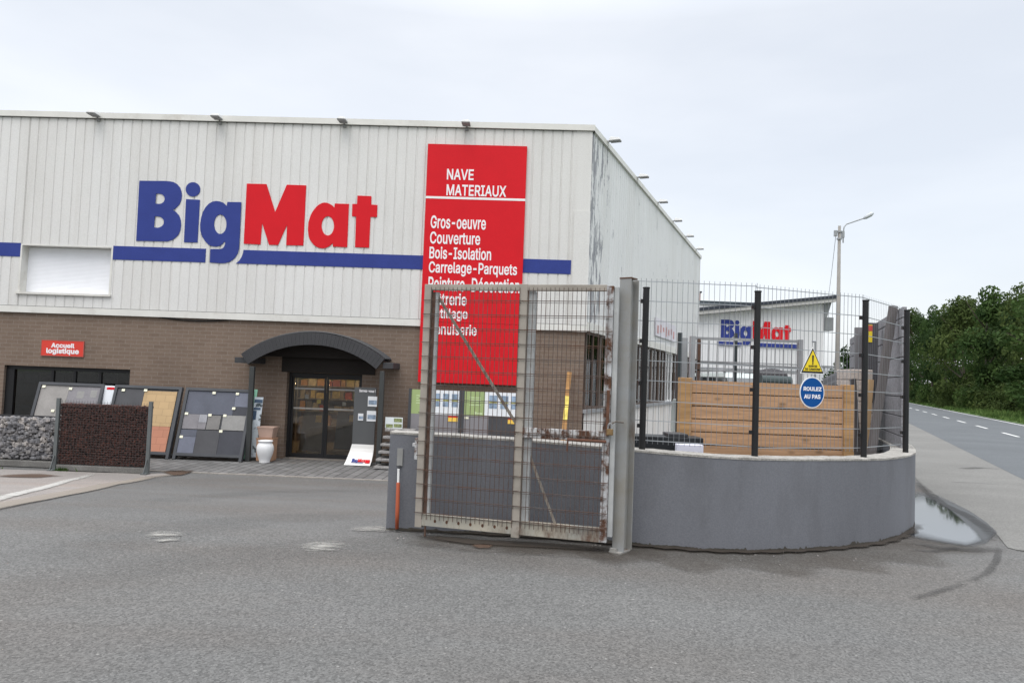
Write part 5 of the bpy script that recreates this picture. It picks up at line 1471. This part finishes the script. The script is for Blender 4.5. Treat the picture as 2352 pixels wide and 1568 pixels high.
# stack of pale blocks behind the panel's right post, plank leaning on it
YBk = 10.2
b0, b1 = atY(1952, 905, YBk), atY(2004, 905, YBk)
BLK = mat('pale_block', (0.46, 0.40, 0.355), .85, .1, vs=4, fine=.15, fs=30)
bs = thing('block_stack', 'stack of pale beige concrete blocks beside the pine panel', 'block stack', (b0.x, YBk, 0), -.05)
zt3 = atY(1975, 848, YBk).z; n = 12; hh2 = zt3 / n
for k in range(n):
    q = MB(); q.box(rb.uniform(-.012, .012), (b1.x - b0.x) + rb.uniform(-.01, .01), 0, .5, k * hh2 + .004, (k + 1) * hh2 - .002); q.build('block', BLK, bs, bevel=.01)
q = MB(); p_, r_ = atY(2000, 872, 9.9), atY(1982, 1040, 9.7); q.bar((r_.x - .03, r_.y, 0), p_, .07, .05, up=(0, 1, 0))
tag(q.build('leaning_plank', mat('yellow_plank', (0.40, 0.26, 0.13), .8, .2), bevel=.004), 'thin pale plank leaning on the stack of beige blocks', 'plank')
q = MB(); p_, r_ = atY(1959, 870, 9.75), atY(1975, 1045, 9.6); q.bar((r_.x + .02, r_.y, 0), p_, .05, .09, up=(0, 1, 0)); q.bar((r_.x + .13, r_.y + .05, 0), (p_.x + .09, p_.y + .1, p_.z - .5), .05, .05)
tag(q.build('dark_batten', mat('dark_batten_wood', (0.055, 0.05, 0.05), .8, .2), bevel=.004), 'dark batten slanting between pine panel and beige blocks', 'batten')
tp = MB(); rt = random.Random(8)
tA, tB = atY(1885, 882, 10.6), atY(1958, 850, 10.6)
tl = tB.x - tA.x + .15
def heap(u, v):
    z = (tA.z - .25) + (tB.z - tA.z + .25) * (smooth(u * 1.1) ** .8) * (1 - .6 * abs(v - .5) ** 1.5) + .03 * sin(u * 23 + v * 9) * (1 if 0.02 < u < .98 else 0)
    return (tA.x + u * tl, 10.3 + v * 1.2, z)
tp.grid(heap, 26, 10)
tp.add([(tA.x, 10.3, 0), (tA.x + tl, 10.3, 0), (tA.x + tl, 10.3, tA.z - .2), (tA.x, 10.3, tA.z - .25), (tA.x, 11.5, 0), (tA.x + tl, 11.5, 0), (tA.x + tl, 11.5, tA.z), (tA.x, 11.5, tA.z - .25)], [(0, 1, 2, 3), (1, 5, 6, 2), (4, 0, 3, 7), (5, 4, 7, 6)])
tag(tp.build('covered_heap', mat('dark_tarpaulin', (0.040, 0.041, 0.045), .6, .25, vs=4), smooth=True), 'heap under a dark tarpaulin rising behind the pine panel', 'heap')
q = MB(); p_, r_ = atY(1748, 874, 9.9), atY(1816, 877, 9.9); q.tube([p_, (p_ + r_) / 2, r_], .075, 14)
q.box(p_.x + .1, r_.x - .1, 9.85, 9.95, 0, p_.z - .07)
tag(q.build('fabric_roll', mat('dark_green_roll', (0.045, 0.062, 0.062), .7, .15)), 'dark green roll lying on a stand behind the pine panel', 'roll')

# dark crate and white sheet low behind the fence
p_, r_ = atY(1452, 1015, 8.2), atY(1616, 1020, 8.2)
dc = thing('black_crate', 'long black crate with low open slots behind the fence', 'crate', (p_.x, 8.2, 0), 0)
zc2 = atY(1540, 1003, 8.2).z
MB().box(0, r_.x - p_.x, 0, .35, 0, zc2).build('body', mat('black_plastic', (0.010, 0.012, 0.014), .5, .2), dc, bevel=.01)
MB().box(.4, .62, .02, .33, zc2, zc2 + .035).build('lid', DARK, dc, bevel=.006)
p_, r_ = atY(1556, 1030, 8.0), atY(1616, 1030, 8.0)
q = MB(); q.box(p_.x, r_.x, 8.0, 8.12, 0, atY(1585, 1021, 8.0).z)
tag(q.build('white_sheet', mat('white_board', (.66, .66, .74), .5, .04), bevel=.005), 'white board standing before the black crate behind the wall', 'board')

# inner yard fence: thin posts and a tubular gate
TUBEG = mat('tube_grey', (0.30, 0.305, 0.31), .5, .15, metal=.3)
DGREEN = mat('dark_green_paint', (0.028, 0.036, 0.038), .5, .2)
yf = thing('yard_fence', 'inner yard fence with grey tube gate and dark posts before the white annex', 'fence', (0, 0, 0))
Yi = 11.6
def up(px, y0, Y, w, m, nm='post'):
    p = atY(px, y0, Y); MB().box(p.x - w / 2, p.x + w / 2, Y - w / 2, Y + w / 2, hgt(p.x, Y), p.z).build(nm, m, yf)
    return p
up(1562, 764, Yi - .4, .06, DGREEN); up(1570, 776, Yi - .2, .11, TUBEG); up(1690, 765, Yi + .3, .05, DGREEN)
gA, gB = up(1591, 772, Yi, .08, TUBEG), up(1838, 780, Yi, .07, TUBEG); up(1605, 778, Yi, .05, RUSTM)
q = MB(); zA, zB = gA.z, gB.z
q.bar((gA.x, Yi, zA - .03), (gB.x, Yi, zB - .03), .042)
m1, m2 = atY(1591, 831, Yi), atY(1838, 845, Yi); q.bar((gA.x, Yi, m1.z), (gB.x, Yi, m2.z), .036)
q.build('rail', TUBEG, yf)
q = MB(); n = 13
for i in range(1, n): q.box(lerp(gA.x, gB.x, i / n) - .007, lerp(gA.x, gB.x, i / n) + .007, Yi - .007, Yi + .007, .1, min(zA, zB) - .06)
for zz in (1.86, 1.72, 1.4): q.box(gA.x, gB.x, Yi - .025, Yi - .012, zz - .008, zz + .008)
q.build('bars', TUBEG, yf)

# estate car parked nose on behind the panel
def car(label, loc, rz, body):
    t = thing('parked_car', label, 'car', loc, rz)
    Wc, Lc, Hc = 1.72, 4.4, 1.66
    prof = [(-2.2, .35), (-2.15, .78), (-1.95, .92), (-1.05, 1.05), (-.35, 1.57), (.2, 1.65), (1.6, 1.60), (2.05, 1.05), (2.18, .8), (2.2, .35)]
    low = [p for p in prof if p[1] <= 1.06]
    m_ = MB()
    vs = []
    for y, z in [(-2.2, .3)] + low + [(2.2, .3)]:
        k = .86 if z > .95 else (.84 if abs(y) > 2.1 else .86)
        vs += [(-k, y, z), (k, y, z)]
    n = len(vs) // 2
    m_.add(vs, [(2 * i, 2 * i + 1, 2 * i + 3, 2 * i + 2) for i in range(n - 1)] + [tuple(2 * i for i in range(n)), tuple(2 * i + 1 for i in range(n))[::-1]])
    m_.build('body', body, t, bevel=.03)
    r = MB(); r.hexa([(-.66, -.32, 1.55), (.66, -.32, 1.55), (.66, 1.62, 1.56), (-.66, 1.62, 1.56)], [(-.60, -.15, 1.65), (.60, -.15, 1.65), (.60, 1.5, 1.64), (-.60, 1.5, 1.64)]); r.build('roof', body, t, bevel=.02)
    g = MB(); g.hexa([(-.80, -1.02, 1.04), (.80, -1.02, 1.04), (.80, 1.98, 1.04), (-.80, 1.98, 1.04)], [(-.64, -.33, 1.555), (.64, -.33, 1.555), (.64, 1.60, 1.555), (-.64, 1.60, 1.555)]); g.build('windows', mat('car_glass', (.02, .025, .028), .08, .1, spec=.8) if 'car_glass' not in bpy.data.materials else bpy.data.materials['car_glass'], t)
    for x in (-.72, .72):
        for y in (-1.35, 1.35):
            w = MB(); w.tube([(x - .1, y, .32), (x + .1, y, .32)], .32, 20); wo = w.build('wheel', BLACK, t)
            h = MB(); h.tube([(x - .105, y, .32), (x + .105, y, .32)], .19, 14); h.build('rim', GREYM, wo)
        h = MB(); h.box(x - .12, x + .12, -2.19, -2.06, .66, .80); h.build('headlight', WHITE, t, bevel=.02)
        h = MB(); h.box(x * 1.18 - .09, x * 1.18 + .09, -.95, -.85, 1.08, 1.22); h.build('wing_mirror', BLACK, t, bevel=.02)
    h = MB(); h.box(-.72, .72, -.34, 1.6, 1.553, 1.556)
    for x in (-.55, .55):
        h = MB(); h.tube([(x, -.1, 1.70), (x, 1.4, 1.69)], .02, 8); h.box(x - .02, x + .02, -.05, 0, 1.64, 1.69).box(x - .02, x + .02, 1.3, 1.35, 1.63, 1.68); h.build('roof_rail', GREYM, t)
    return t
Yc = 15.0
cm = atY(1722, 870, Yc); ctop = atY(1722, 857, Yc).z
car('silver estate car parked nose on behind the pine panel', (cm.x, Yc, ctop - 1.66), radians(8), mat('silver_green_paint', (.42, .46, .44), .3, .05, metal=.3))
cs = MB(); p_ = atY(1772, 862, 12.6); rr_ = random.Random(2)
cs.lathe([(0, .12), (.12, .11), (.24, .05), (.27, -.02), (.25, -.08), (0, -.09)], 16, (p_.x, p_.y, p_.z)); cs.box(p_.x - .2, p_.x + .2, 12.4, 12.8, hgt(p_.x, 12.6), p_.z - .08)
tag(cs.build('dark_bundle', mat('dark_bundle_cloth', (.035, .033, .036), .8, .2), smooth=False), 'dark rounded bundle on a box beside the silver car', 'bundle')

# ================================================================== THE ANNEX AND WHAT STANDS BEYOND
YA = 46.0
AZ = radians(6)
A0 = atY(1891, 800, YA)
ad_ = Vector((cos(AZ), sin(AZ), 0)); an = Vector((sin(AZ), -cos(AZ), 0))
def anx(x, y, out=0.0):
    p = on_plane(x, y, A0 + an * out, an); return (p - A0).dot(ad_), p.z + DROP
anb = thing('annex_building', 'white clad annex with sloping dark edged roof and a blue and red sign', 'building', (A0.x, A0.y, -DROP), AZ)
xl = -13.0
def rl(px): return lerp(anx(1606, 723)[1], anx(1888, 697)[1], (px - 1606) / 282.0)
x0_, x1_ = anx(1606, 723)[0], 0.0
s_ = (anx(1888, 697)[1] - anx(1606, 723)[1]) / (anx(1888, 697)[0] - x0_)
zr = lambda x: anx(1606, 723)[1] + s_ * (x - x0_)
ACL = m_clad('annex_cladding', (.74, .745, .75), streak=.1)
q = MB(); q.prism([[(xl, 0), (0, 0), (0, zr(0)), (xl, zr(xl))]], 0, 9.0); q.build('wall', ACL, anb)
q = MB()
for i in range(44): q.box(-13 + .3 * i, -13 + .3 * i + .04, -.03, 0.0, 1.0, zr(-13 + .3 * i) - .03)
q.build('cladding_ribs', ACL, anb)
ov = anx(1912, 690)[0]
q = MB(); q.prism([[(xl, zr(xl) + .004), (ov, zr(ov) + .004), (ov, zr(ov) + .22), (xl, zr(xl) + .22)]], -.55, 9.2); q.build('roof_soffit', mat('roof_board', (.44, .43, .41), .7, .08), anb)
q = MB(); q.prism([[(xl, zr(xl) + .222), (ov + .03, zr(ov) + .222), (ov + .03, zr(ov) + .42), (xl, zr(xl) + .42)]], -.60, 9.25); q.build('roof_edge', mat('roof_bitumen', (.030, .036, .048), .7, .15), anb)
q = MB(); q.prism([[(0.002, zr(0) - 1.4), (ov - .1, zr(ov) - .0), (0.002, zr(0))]], -.1, 9.0); q.build('eave_bracket', mat('eave_grey', (.25, .26, .26), .7, .1), anb)
bx0 = anx(1897, 729); bx1 = anx(1912, 760)
q = MB(); q.box(.005, bx1[0] - .05, -.2, .4, bx1[1], bx0[1]); q.build('wall_box', mat('vent_grey', (.20, .21, .21), .7, .1), anb)
q = MB(); wa = anx(1664, 858); wb_ = anx(1772, 885); q.box(wa[0], wb_[0], -.06, -.02, wb_[1] - .5, wa[1]); wo = q.build('window', mat('annex_window', (.04, .035, .035), .2, .3, vs=2), anb)
q = MB()
for i in range(6): x = lerp(wa[0], wb_[0], i / 5); q.box(x - .05, x + .05, -.1, -.06, wb_[1] - .5, wa[1])
q.build('frame', mat('annex_frame', (.22, .14, .11), .6, .2), wo)
q = MB(); q.box(xl, 0, -.05, -.031, wa[1] + .25, wa[1] + .35); q.build('wall_band', GREYM, anb)
asg = thing('annex_lettering', 'smaller blue and red lettering with a stripe on the white annex', 'sign', A0 + an * .05 - Vector((0, 0, A0.z + DROP)), AZ)
lb, lt = anx(1655, 776), anx(1657, 733)
logo(asg, lb[0], lb[1], (lt[1] - lb[1]) * .98, 0.0, .02)
sb0, sb1 = anx(1649, 783), anx(1840, 797)
zm_ = (anx(1745, 788)[1] + anx(1745, 796)[1]) / 2; ht_ = .24
gl_ = lb[0] + (LS['g'][0][0][9][0] - L0[0]) * ((lt[1] - lb[1]) * .98 / LH)
q = MB(); q.box(sb0[0], gl_ - .1, -.04, 0, zm_ - ht_ / 2, zm_ + ht_ / 2).box(gl_ + .95, sb1[0], -.04, 0, zm_ - ht_ / 2, zm_ + ht_ / 2); q.build('stripe', BLUE, asg)
# taller block behind it with a brick chimney
YR = 58.0
R0 = atY(1600, 690, YR); R1 = atY(1768, 694, YR)
rbld = thing('rear_block', 'flat white building behind the annex with a brick chimney', 'building', (R0.x, YR, -DROP), radians(2))
w_ = R1.x - R0.x + 4.0
q = MB(); q.box(-9, w_, 0, 8, 0, R0.z + DROP - .3); q.build('wall', WHITE, rbld)
q = MB(); q.box(-9.1, w_ + .1, -.15, 8.1, R0.z + DROP - .3, R0.z + DROP); q.build('roof_edge', mat('dark_roof_edge', (.05, .065, .075), .6, .1), rbld)
ch0, ch1 = atY(1602, 690, YR + 1), atY(1617, 656, YR + 1)
REDB = mat('red_chimney_brick', (.22, .075, .055), .9, .25, vs=3)
q = MB(); q.box(.1, .1 + (ch1.x - ch0.x), 1, 2.2, R0.z + DROP, R0.z + DROP + .75).box(.1, .1 + (ch1.x - ch0.x) * .55, 1, 1.9, R0.z + DROP + .75, ch1.z + DROP + .3); q.build('chimney', REDB, rbld)
q = MB(); q.box(.05, .2 + (ch1.x - ch0.x), .95, 2.25, R0.z + DROP + .75, R0.z + DROP + .86); q.build('chimney_band', DARK, rbld)
# low white sheet fence beyond the annex
w0_, w1_ = atY(1862, 842, 36), atY(1990, 846, 36)
wf = thing('sheet_fence', 'low pale sheet metal fence beyond the yard', 'fence', (w0_.x, 36, -DROP), 0)
q = MB(); corr(q, 0, w1_.x - w0_.x + 1.5, 0, w0_.z + DROP, y=0, pitch=.6, gw=.1, dp=.05); q.build('sheets', mat('pale_sheet', (.60, .62, .64), .5, .08), wf)
q = MB(); q.box(0, w1_.x - w0_.x + 1.5, -.02, .06, w0_.z + DROP, w0_.z + DROP + .08); q.build('cap_rail', GREYM, wf)

# street lamp on a tapering concrete pole
YL = 31.0
l0 = atY(1923, 850, YL); lt_ = atY(1931, 519, YL)
sl2 = thing('street_lamp', 'tall tapering concrete pole with a curved lamp arm', 'street lamp', (l0.x, YL, hgt(l0.x, YL)), 0)
hz = lt_.z - hgt(l0.x, YL)
MB().tube([(0, 0, 0), (0, 0, 1.6), (0, 0, 3.0), (0, 0, hz)], [.21, .16, .095, .058], 12).build('pole', mat('pole_concrete', (.25, .235, .215), .85, .12, vs=1.5), sl2, smooth=True)
e0, e1 = atY(1937, 528, YL), atY(1985, 501, YL)
ax_ = lambda p: (p.x - l0.x, 0, p.z - hgt(l0.x, YL))
A1, A2 = Vector(ax_(e0)), Vector(ax_(e1))
MB().tube([A1 - Vector((0, 0, .55)), A1 - Vector((.0, 0, .1)), A1 + Vector((.03, 0, .12)), A1 + Vector((.13, 0, .25)), A2], .028, 8).build('arm', GREYM, sl2)
q = MB(); hd = (A2 - A1).normalized(); q.tube([A2 - hd * .05, A2 + hd * .08, A2 + hd * .3, A2 + hd * .42, A2 + hd * .46], [.03, .085, .095, .06, .02], 10); q.build('lamp_head', mat('lamp_grey_pale', (.42, .44, .46), .4, .08), sl2, smooth=True)
q = MB()
for zz in (hz - .25, hz - .55): q.lathe([(.085, zz - .03), (.11, zz - .03), (.11, zz + .03), (.085, zz + .03)], 10)
q.box(-.22, -.1, -.05, .05, hz - .45, hz - .2).box(.1, .2, -.05, .05, hz - .5, hz - .22)
q.build('bracket', GREYM, sl2)
wq = MB(); w1p = Vector((l0.x - .15, YL, lt_.z - .4)); w2p = atY(1903, 680, 45.0)
wq.tube([lerp(w1p, w2p, i / 10) - Vector((0, 0, .5 * (i / 10) * (1 - i / 10))) for i in range(11)], .010, 5)
tag(wq.build('overhead_wire', DARK), 'thin wire dropping from the concrete pole to the annex', 'wire')
pp2 = atY(1873, 790, 34.0)
q = MB(); q.tube([(pp2.x, 34, -DROP), (pp2.x, 34, pp2.z)], .05, 8); q.tube([(pp2.x, 34, pp2.z), (pp2.x, 34, pp2.z + .12), (pp2.x - .15, 34, pp2.z + .12)], .06, 8)
tag(q.build('vent_pipe', GREYM), 'thin grey pipe standing before the annex', 'pipe')

# ================================================================== TREES
LEAF = [m_leaf('leaf_mid', (.026, .056, .017), (.074, .118, .036), .5), m_leaf('leaf_olive', (.034, .056, .018), (.094, .126, .040), .45), m_leaf('leaf_dark', (.020, .042, .016), (.056, .092, .032), .6)]
BARK = mat('bark', (.09, .075, .06), .9, .3, vs=4)
def make_crown(seed, H, R, n, leaf, base=.06):
    r = random.Random(seed); mb = MB()
    clumps = []
    for i in range(34):
        h = r.random() ** .85
        prof = (1 - abs(2 * (h * .93) - .82) ** 2.2 * .75)
        if h > .8: prof *= .75
        a = r.random() * 2 * pi; d = R * max(.15, prof) * sqrt(r.random()) * .85
        clumps.append((d * cos(a), d * sin(a), H * (base + (1 - base) * h * .93), R * r.uniform(.16, .46)))
    for i in range(n):
        c = r.choice(clumps)
        while True:
            u = Vector((r.uniform(-1, 1), r.uniform(-1, 1), r.uniform(-1, 1)))
            if .05 < u.length < 1: break
        u = u.normalized() * u.length ** .45
        p = Vector(c[:3]) + Vector((u.x, u.y, u.z * .8)) * c[3]
        if p.z < .15: p.z = .15 + r.random() * .4
        nrm = (u * .8 + Vector((r.uniform(-1, 1), r.uniform(-1, 1), r.uniform(-.3, 1)))).normalized()
        t = nrm.cross(Vector((r.uniform(-1, 1), r.uniform(-1, 1), r.uniform(-1, 1)))).normalized(); b = nrm.cross(t)
        s = leaf * r.uniform(.6, 1.35)
        mb.add([p - t * s, p + b * s * .5, p + t * s, p - b * s * .5], [(0, 1, 2, 3)])
    return mb
def make_tree(seed, name, label, H, R, n, leaf, m, group):
    t = thing(name, label, 'tree', (0, 0, 0), 0, group)
    make_crown(seed, H, R, n, leaf).build('crown', m, t)
    r = random.Random(seed + 50)
    q = MB(); q.tube([(0, 0, -.2), (.08, .05, H * .3), (-.05, .1, H * .6), (0, 0, H * .85)], [.22, .17, .11, .03], 8)
    for i in range(7):
        a = r.random() * 6.28; h = H * r.uniform(.18, .65); l = R * r.uniform(.5, .8)
        q.tube([(0, 0, h), (l * .5 * cos(a), l * .5 * sin(a), h + l * .35), (l * cos(a), l * sin(a), h + l * .8)], [.08, .05, .02], 6)
    q.build('trunk', BARK, t)
    return t
GRP = 'trees along the far side of the road'
protos = [make_tree(1, 'roadside_tree', '', 10, 3.8, 8500, .17, LEAF[0], GRP), make_tree(2, 'roadside_tree', '', 10, 4.2, 8500, .18, LEAF[1], GRP), make_tree(3, 'roadside_tree', '', 10, 3.5, 7500, .16, LEAF[2], GRP)]
# pixel column, distance, pixel row of the top, kind
spec = [(2470, 46, 625, 0, 4.2), (2380, 59, 646, 1, 2.7), (2322, 64, 700, 2, 2.6), (2268, 66, 657, 0, 3.1), (2212, 74, 684, 1, 3.0), (2172, 84, 703, 2, 2.6), (2142, 92, 700, 0, 2.3), (2114, 100, 716, 2, 2.4), (2090, 112, 712, 1, 2.4), (2062, 124, 728, 0, 3.5), (2350, 74, 684, 2, 3.6), (2295, 84, 700, 1, 4.0), (2190, 106, 722, 2, 4.2), (2238, 92, 705, 0, 4.0)]
lbl = ['nearest roadside tree, its crown cut by the right edge of the view', 'tallest tree at the right edge of the tree line', 'dark gap tree just left of the tall one at the right edge', 'bushy tree with the highest round top in the tree line', 'olive tree sloping down left of the high round top', 'dark tree in the middle of the tree line', 'mid green tree left of the dark middle one', 'small dark tree near the last fence post', 'olive tree behind the last fence post', 'far tree hidden beyond the plank wall', 'dark second row tree filling the gap left of the nearest tree', 'olive tree in the second row behind the round top', 'dark tree in the second row of the tree line', 'green tree in the second row of the tree line']
used = set(); rt = random.Random(12)
for (px, Y, py, kd, rad), lb2 in zip(spec, lbl):
    g0 = atY(px, 905, Y); top_ = atY(px, py, Y).z
    x = g0.x
    # keep behind the road's far edge
    tt_ = (Y - RP.y); xe = RP.x + tt_ * tan(RD) + (ROADW + 3.2) / cos(RD)
    k_ = top_ / 10.0
    if x < xe - 14: pass
    sc3 = (rad / 3.4, rad / 3.4, k_)
    if kd in used:
        dup(protos[kd], (x, Y, 0), rt.random() * 6.28, lb2, GRP, sc3)
    else:
        used.add(kd); protos[kd].location = (x, Y, 0); protos[kd].rotation_euler = (0, 0, rt.random() * 6.28); protos[kd]['label'] = lb2; protos[kd].scale = sc3
# bushes along the foot of the trees
bu = []
b_proto = None
for i, (px, Y, h) in enumerate(((2352, 57, 2.4), (2306, 63, 2.1), (2266, 69, 2.7), (2230, 76, 2.3), (2194, 85, 2.6), (2162, 94, 2.9), (2133, 103, 2.7), (2107, 114, 3.0))):
    p = atY(px, 905, Y)
    if b_proto is None:
        b_proto = thing('roadside_bush', 'green bush at the foot of the roadside trees', 'bush', (p.x, Y, 0), 0, 'bushes at the foot of the trees')
        make_crown(31, 2.6, 2.6, 3600, .13, 0.0).build('foliage', LEAF[1], b_proto)
        MB().tube([(0, 0, -.1), (.1, 0, 1.2)], [.08, .03], 6).build('stem', BARK, b_proto)
    else: dup(b_proto, (p.x, Y, 0), i * 1.3, None, None, (1.15, 1.15, h / 2.6))
# shrub at the foot of the concrete pole
p = atY(1938, 845, 33.5)
sh_ = thing('dark_shrub', 'dark leafy shrub behind the foot of the concrete pole', 'shrub', (p.x + .3, 33.5, hgt(p.x, 33.5)), 0)
make_crown(41, atY(1938, 788, 33.5).z - hgt(p.x, 33.5), 1.0, 2600, .09, 0.0).build('foliage', LEAF[2], sh_)
MB().tube([(0, 0, -.1), (0.05, 0, 2.0)], [.1, .03], 6).build('stem', BARK, sh_)
